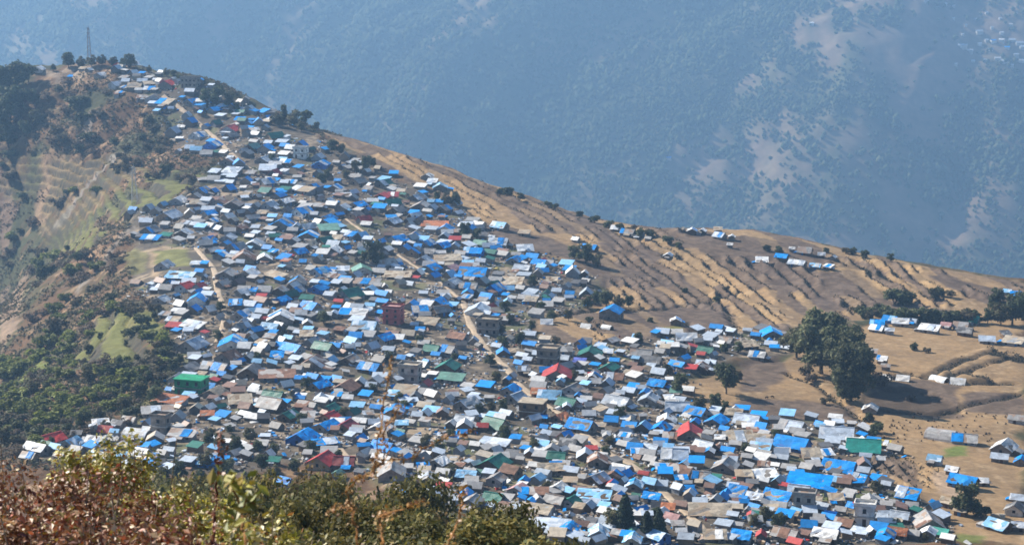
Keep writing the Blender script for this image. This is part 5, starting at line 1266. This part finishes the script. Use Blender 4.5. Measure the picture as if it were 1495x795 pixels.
# low scrub over the wild slope: nobody could count it
n = 16000
sx = rng.uniform(-360, -95, n * 3); sy = rng.uniform(430, 1150, n * 3)
wl = bil(xs, ys, wild, sx, sy); ppx, ppy = to_pix(sx, sy, ground(sx, sy))
ok = (wl > .6) & (bil(xs, ys, treadL + riser, sx, sy) < .25) & (ppx > -20) & (ppy < 690) & (fbm(sx / 24, sy / 24, 211, 3) > -.28)
sx, sy = sx[ok][:n], sy[ok][:n]
c0 = np.stack([sx, sy, ground(sx, sy) + .25], 1)
Pn = (c0[:, None] + rng.normal(size=(len(sx), 7, 3)) * np.array([.55, .55, .28])).reshape(-1, 3)
cols = np.repeat(tint(len(sx), (.068, .068, .034), (.115, .09, .055), rng, .4, .4), 7, 0)
Vv, Ff, Cc = leaf_cloud(Pn, np.tile(np.array([0, 0, 1.0]), (len(Pn), 1)), .40, cols, rng)
o = link_mesh('scrub_vegetation', np_mesh('scrub_vegetation', Vv, Ff, False, Cc), M_leaf); o['kind'] = 'stuff'; o['label'] = 'low scrub and dry grass covering the ravine bank'
# bank vegetation on the field risers
rz_ = riser > .35
jj, ii = np.nonzero(rz_); sel = rng.choice(len(jj), min(34000, len(jj)), replace=False)
jj, ii = jj[sel], ii[sel]
gx_, gy_ = xs[ii] + rng.normal(size=len(ii)) * .4, ys[jj] + rng.normal(size=len(ii)) * .4
okk = (gx_ > -60)
gx_, gy_ = gx_[okk], gy_[okk]
Pn = (np.stack([gx_, gy_, ground(gx_, gy_) + .25], 1)[:, None] + rng.normal(size=(len(gx_), 4, 3)) * np.array([.32, .5, .34])).reshape(-1, 3)
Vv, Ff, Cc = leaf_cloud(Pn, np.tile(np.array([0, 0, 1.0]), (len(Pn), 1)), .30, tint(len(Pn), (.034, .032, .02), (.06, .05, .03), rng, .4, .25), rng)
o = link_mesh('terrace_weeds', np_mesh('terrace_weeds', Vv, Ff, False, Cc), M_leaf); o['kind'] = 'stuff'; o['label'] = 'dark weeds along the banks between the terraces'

# ------------------------------------------------------------------ close bushes at the foot of the picture
BROWN = [(.19,.068,.030), (.25,.105,.048), (.32,.165,.085), (.14,.038,.024), (.48,.35,.22), (.24,.17,.035), (.32,.085,.035)]
YELLOWISH = [(.40,.34,.05), (.30,.29,.05), (.17,.17,.035), (.48,.40,.14), (.34,.15,.045), (.52,.46,.26)]
OLIVE = [(.18,.165,.035), (.29,.24,.055), (.07,.085,.03), (.26,.20,.07), (.17,.10,.045), (.34,.32,.20)]
def near_bush(px, py, D, rx, pal, wts, nleaf, lsize, label, name='leafy_shrub', flat=1.0, twigs=26, mt=None):
    rg = np.random.default_rng(int(px * 7 + py))
    X, Y, zt = at_y(px, py, D); g = float(ground(X, Y)); t = empty(name, (X, Y, g))
    hgt = zt - g
    k = 30
    ca_ = rg.uniform(0, 6.283, k); cr = rx * .8 * np.sqrt(rg.uniform(0, 1, k))
    topz = hgt - (cr / rx) ** 2 * rx * .5
    c = np.stack([cr * np.cos(ca_), cr * np.sin(ca_), topz - rg.uniform(.10, 1.0, k) * flat], 1)
    rad = rg.uniform(.22, .45, k) * rx
    li = rg.integers(0, k, nleaf)
    d = rg.normal(size=(nleaf, 3)); d /= np.linalg.norm(d, axis=1)[:, None]
    Pn = c[li] + d * (rad[li] * rg.uniform(.25, 1.05, nleaf) ** .7)[:, None]
    Pn[:, 2] = np.minimum(Pn[:, 2], hgt + rg.uniform(-.1, .1, nleaf))
    ok = Pn[:, 2] > .2
    Pn, li2 = Pn[ok], li[ok]
    ci = rg.choice(len(pal), len(Pn), p=np.array(wts) / sum(wts))
    cols = np.array(pal)[ci] * rg.uniform(.6, 1.35, (len(Pn), 1)) * rg.uniform(.8, 1.2, k)[li2][:, None]
    Vv, Ff, Cc = leaf_cloud(Pn, d[ok] * .5 + np.array([0, 0, .6]), lsize, cols, rg, .52, True)
    link_mesh('foliage', np_mesh('foliage', Vv, Ff, False, Cc), M_dry, t)
    m = MB(); r = random.Random(int(px))
    for q in range(twigs):
        a = r.uniform(0, 6.28); j = rg.integers(0, k)
        e = c[j] + rg.normal(size=3) * rx * .3; e[2] = min(e[2] + .1, hgt - .02); e[0] += rg.normal() * .15
        tube(m, [(0 + .1 * math.cos(a), .1 * math.sin(a), -.1), (e[0] * .45, e[1] * .45, e[2] * .5), tuple(e)], [.016, .008, .003], 5)
    m.build('stems', mt or M_greytwig, t)
    tag(t, label, 'shrub', 'close bushes at the viewpoint')
WB = (4, 5, 5, 2.6, 2.6, 3.2, 2.4)
NB = [(5,672,13.0,.55,'russet leafed bush rising at the edge beside the pale scrub'),(60,690,12.0,.5,'maroon leafed bush in front of the pink roofed house'),(120,705,12.5,.5,'brown leafed bush with pale dry leaves below the white sheds'),(180,715,13.0,.45,'open russet bush below the small dark red roof'),(30,745,10.0,.5,'nearest dark red bush at the bottom corner'),(110,750,9.8,.5,'nearest rust brown bush under the maroon leaves'),(190,762,10.0,.45,'nearest speckled brown bush below the open russet bush'),(265,782,9.5,.35,'nearest low bush with olive and cream leaves')]
for px, py, D, rx, lb in NB:
    near_bush(px, py - (22 if 60 < px < 240 else 14), D, rx * 1.15, BROWN, WB, 4600, .022, lb, twigs=20)
WO = (5, 4, 2, 3, 2, 3)
NO = [(300,728,13.0,.42,'olive leafed bush around the yellow sprig'),(372,752,12.0,.40,'olive bush with cream leaf tips beside the yellow sprig'),(440,768,13.0,.45,'thinning olive and brown bush under the orange branches'),(515,778,15.0,.5,'low olive bush at the foot of the orange branches'),(600,786,16.0,.55,'low green bush beside the orange branches'),(172,632,14.5,.34,'yellow green twiggy bush standing up over the white roofs'),(105,652,14.5,.30,'small yellow leafed bush before the pink roof'),(235,692,13.5,.36,'open yellow green bush with cream leaves left of the yellow sprig'),(330,780,10.0,.35,'nearest yellow green bush under the yellow sprig')]
for px, py, D, rx, lb in NO:
    near_bush(px, py, D, rx, YELLOWISH if 'yellow' in lb else OLIVE, WO, 2000 if rx < .37 else 2800, .024, lb, flat=.5 if 'yellow' in lb else 1.0, twigs=10)
# orange branches and sprigs close to the lens
def spray(name, label, paths, D, mat, pal, leaf, nleaf, base_px, rads):
    """paths in the picture plane at distance D, wobbling in depth; the stem goes down into the ground"""
    rg = np.random.default_rng(int(D * 100) + len(paths))
    X, Y, zt = at_y(base_px[0], base_px[1], D); g = float(ground(X, Y))
    t = empty(name, (X, Y, g))
    m = MB(); Lp = []
    for pi, path in enumerate(paths):
        pts = []
        for q, (px, py) in enumerate(path):
            d_ = D + (.25 * math.sin(q * 1.7 + pi * 2.1) * (1 if q else .3))
            p = np.array(at_y(px, py, d_)) - np.array((X, Y, g)); pts.append(p)
        if pi == 0: pts.insert(0, np.array((pts[0][0] * .5, pts[0][1] * .5, -.1)))
        fine = []
        for a, b in zip(pts[:-1], pts[1:]):
            for k in range(6): fine.append(a + (b - a) * k / 6 + rg.normal(size=3) * .004)
        fine.append(pts[-1])
        r0, r1 = rads[0] * (1 if pi == 0 else .6), rads[1]
        tube(m, fine, list(np.linspace(r0, r1, len(fine))), 5)
        Lp += [f for i_, f in enumerate(fine) if i_ > 5 or pi]
    m.build('stem', mat, t)
    Lp = np.array(Lp); P2 = Lp[rg.integers(0, len(Lp), nleaf)] + rg.normal(size=(nleaf, 3)) * leaf * .9
    cols = np.array(pal)[rg.integers(0, len(pal), nleaf)] * rg.uniform(.7, 1.3, (nleaf, 1))
    Vv, Ff, Cc = leaf_cloud(P2, np.tile(np.array([-.3, -.3, .7]), (nleaf, 1)), leaf, cols, rg, .5, True)
    link_mesh('foliage', np_mesh('foliage', Vv, Ff, False, Cc), M_dry, t)
    tag(t, label, 'branch')
ORG = [(.42,.19,.05), (.52,.29,.10), (.30,.13,.05), (.58,.38,.17)]
spray('leafy_branch', 'tall orange brown branch forking in front of the village roofs', [[(522,795),(516,745),(505,720),(520,700),(540,690)],[(540,690),(560,672),(600,668),(640,640),(690,628)],[(545,690),(552,640),(558,600),(566,560),(572,525)],[(516,745),(495,735),(480,748)],[(552,640),(575,610),(582,585)],[(560,672),(563,650),(560,640)]], 7.0, M_twig, ORG, .010, 420, (520,795), (.0055, .002))
spray('leafy_branch', 'short orange twig reaching sideways over the low green bush', [[(560,795),(555,755),(575,748)],[(555,752),(590,742),(618,730)]], 6.6, M_twig, ORG, .010, 90, (560,795), (.005, .002))
spray('leafy_branch', 'dark red twig standing straight beside the yellow sprig', [[(312,795),(314,740),(316,700),(319,660),(322,632)]], 7.5, wall_mat('red_twig', (.16, .04, .03), .3), [(.20,.06,.035), (.28,.12,.06), (.36,.2,.1)], .013, 110, (312,795), (.007, .003))
spray('leafy_branch', 'sprig with large yellow green leaves above the brown bushes', [[(360,795),(350,745),(345,715),(338,690)],[(350,745),(362,728),(370,735)],[(345,715),(328,692)]], 6.0, M_twig, [(.22,.20,.03), (.34,.24,.03), (.15,.17,.03), (.40,.36,.05)], .026, 70, (360,795), (.006, .003))
spray('leafy_branch', 'thin brown twig leaning over the dark bushes at the bottom', [[(655,795),(668,760),(674,725),(676,712)]], 8.0, M_twig, ORG, .012, 70, (655,795), (.006, .003))
spray('leafy_branch', 'short pale orange branch at the bottom corner edge', [[(-10,752),(0,755),(16,764)]], 6.5, M_twig, ORG, .010, 16, (-10,752), (.007, .003))

# ------------------------------------------------------------------ radio mast, pylon, far village, cattle
def lattice(name, px, py, hpx, wpx, label, cat, mat, arms):
    q = ray(px, py)
    if q is None: q = ray(px, py + 10)
    h = hpx * q[1] / FPX; w_ = wpx * q[1] / FPX
    t = empty(name, (q[0], q[1], q[2] - .3))
    for sx_ in (-1, 1):
        for sy_ in (-1, 1):
            m = MB(); tube(m, [(sx_ * w_, sy_ * w_, 0), (sx_ * w_ * .35, sy_ * w_ * .35, h)], [.16, .10], 5); m.build('leg', mat, t)
    m = MB(); nseg = 9
    for k in range(nseg):
        z0_, z1_ = h * k / nseg, h * (k + 1) / nseg
        a_, b_2 = w_ * (1 - .65 * k / nseg), w_ * (1 - .65 * (k + 1) / nseg)
        for (ux, uy), (vx, vy) in (((-1, -1), (1, -1)), ((1, -1), (1, 1)), ((1, 1), (-1, 1)), ((-1, 1), (-1, -1))):
            tube(m, [(ux * a_, uy * a_, z0_), (vx * b_2, vy * b_2, z1_)], [.07, .07], 4)
    m.build('lattice', mat, t)
    for z_, l_ in arms:
        m = MB(); tube(m, [(-l_, 0, h * z_), (0, 0, h * z_ + .4), (l_, 0, h * z_)], [.1, .14, .1], 4); m.build('arm' if cat == 'pylon' else 'antenna', mat, t)
    m = MB(); tube(m, [(0, 0, h), (0, 0, h * 1.08)], [.08, .03], 5); m.build('spike', mat, t)
    tag(t, label, cat)
M_steel = wall_mat('weathered_steel', (.30, .27, .27), .3)
lattice('radio_mast', 131, 96, 56, 2.6, 'slim lattice radio mast standing on the ridge top against the hazy valley', 'mast', M_steel, ((.95, .9), (.8, .7)))
lattice('power_pylon', 197, 298, 54, 4.2, 'pale lattice power pylon on the green terraces of the ravine bank', 'pylon', wall_mat('pale_steel', (.5, .5, .5), .3), ((.95, 2.2), (.8, 3.0), (.66, 2.4)))
far_pts = [(1352,2,.9),(1380,8,.6),(1392,12,.5),(1424,30,.6),(1429,50,1.3),(1405,70,1.6),(1416,77,1.0),(1440,60,.7),(1450,62,1),(1462,60,1),(1477,60,1.2),(1488,66,1.4),(1493,70,1.2),(1456,88,1.1),(1465,92,1.5),(1475,98,1.0),(1490,90,1.2),(1420,92,.7),(1185,38,.8),(1440,20,.6),(1460,30,.6),(1475,40,.7),(1448,44,.6),(1482,24,.6),(1392,30,.5),(1430,66,.7),(1470,72,.9),(1446,74,.8),(1483,82,.9),(1438,90,.6),(1410,40,.5),(1405,52,.5),(976,232,.9),(1395,95,.5),(1462,50,.7)]
for i, (px, py, s_) in enumerate(far_pts):
    q = mray(px, py)
    if q is None: continue
    m = MB(); w_ = 7.5 * s_; 
    t = empty('distant_house', (q[0], q[1] - 2, q[2]), math.radians(rq.uniform(-25, 25)))
    m.box(-w_, w_, -w_ * .6, w_ * .6, -8, 4); m.build('wall', WALL['white'], t)
    m = MB(); m.sheet((-w_ - .5, 0, 4.2 + w_ * .35), (w_ + .5, 0, 4.2 + w_ * .35), (w_ + .5, -w_ * .75, 3.6), (-w_ - .5, -w_ * .75, 3.6), 2, 1, .15, .05, .1); m.sheet((-w_ - .5, 0, 4.2 + w_ * .35), (w_ + .5, 0, 4.2 + w_ * .35), (w_ + .5, w_ * .75, 3.6), (-w_ - .5, w_ * .75, 3.6), 2, 1, .15, .05, .1)
    m.build('roof', ROOF[rq.choices('WLB', (6, 3, 1))[0]][0], t)
    tag(t, 'tiny pale house of the far village across the hazy valley', 'house', 'far village across the valley')
def cow(px, py, yaw, label):
    q = ray(px, py)
    if q is None: return
    vs = [(0,0,1.05),(.55,0,1.08),(-.55,0,1.05),(.85,0,1.0),(1.08,0,.55),(1.22,0,.32),(.5,.18,.55),(.5,.17,.02),(.5,-.18,.55),(.52,-.17,.02),(-.55,.2,.6),(-.6,.18,.35),(-.55,.18,.02),(-.55,-.2,.6),(-.6,-.18,.35),(-.55,-.18,.02),(-.75,0,1.0),(-.85,0,.5)]
    es = [(0,1),(0,2),(1,3),(3,4),(4,5),(1,6),(6,7),(1,8),(8,9),(2,10),(10,11),(11,12),(2,13),(13,14),(14,15),(2,16),(16,17)]
    rd = [.36,.32,.34,.2,.16,.10,.11,.07,.11,.07,.13,.08,.07,.13,.08,.07,.06,.03]
    me = bpy.data.meshes.new('goat'); me.from_pydata(vs, es, []); me.update()
    o = link_mesh('goat', me, wall_mat('dark_hide', (.05, .035, .028), .3))
    sk = o.modifiers.new('skin', 'SKIN'); o.modifiers.new('sub', 'SUBSURF').levels = 1
    for k, v in enumerate(me.skin_vertices[0].data): v.radius = (rd[k], rd[k]); v.use_root = (k == 0)
    o.location = q; o.rotation_euler = (0, 0, yaw); o.scale = (.62, .62, .62)
    tag(o, label, 'goat')
cow(1119, 582, .3, 'small dark animal grazing on the tan field edge above the ploughed strip'); cow(1128, 581, 2.6, 'second small dark animal, grazing closer to the great tree clump')
# dung and straw heaps dotted over the brown field
SH_V, SH_F4, SH_C = [], [], []
hp, hr, hc = [], [], []
for k in range(90):
    q = ray(rq.uniform(1290, 1470), rq.uniform(603, 645))
    if q: hp.append((q[0], q[1], q[2] + .1)); hr.append(rq.uniform(.22, .5)); hc.append((.09, .065, .04))
Vb, Fb, Cb = blobs(np.array(hp), np.array(hr), np.array(hc))
o = link_mesh('straw_heaps', np_mesh('straw_heaps', Vb, Fb, False, Cb), attr_mat('heap', bump=0)); o['kind'] = 'stuff'; o['label'] = 'small dark heaps dotted over the brown field'
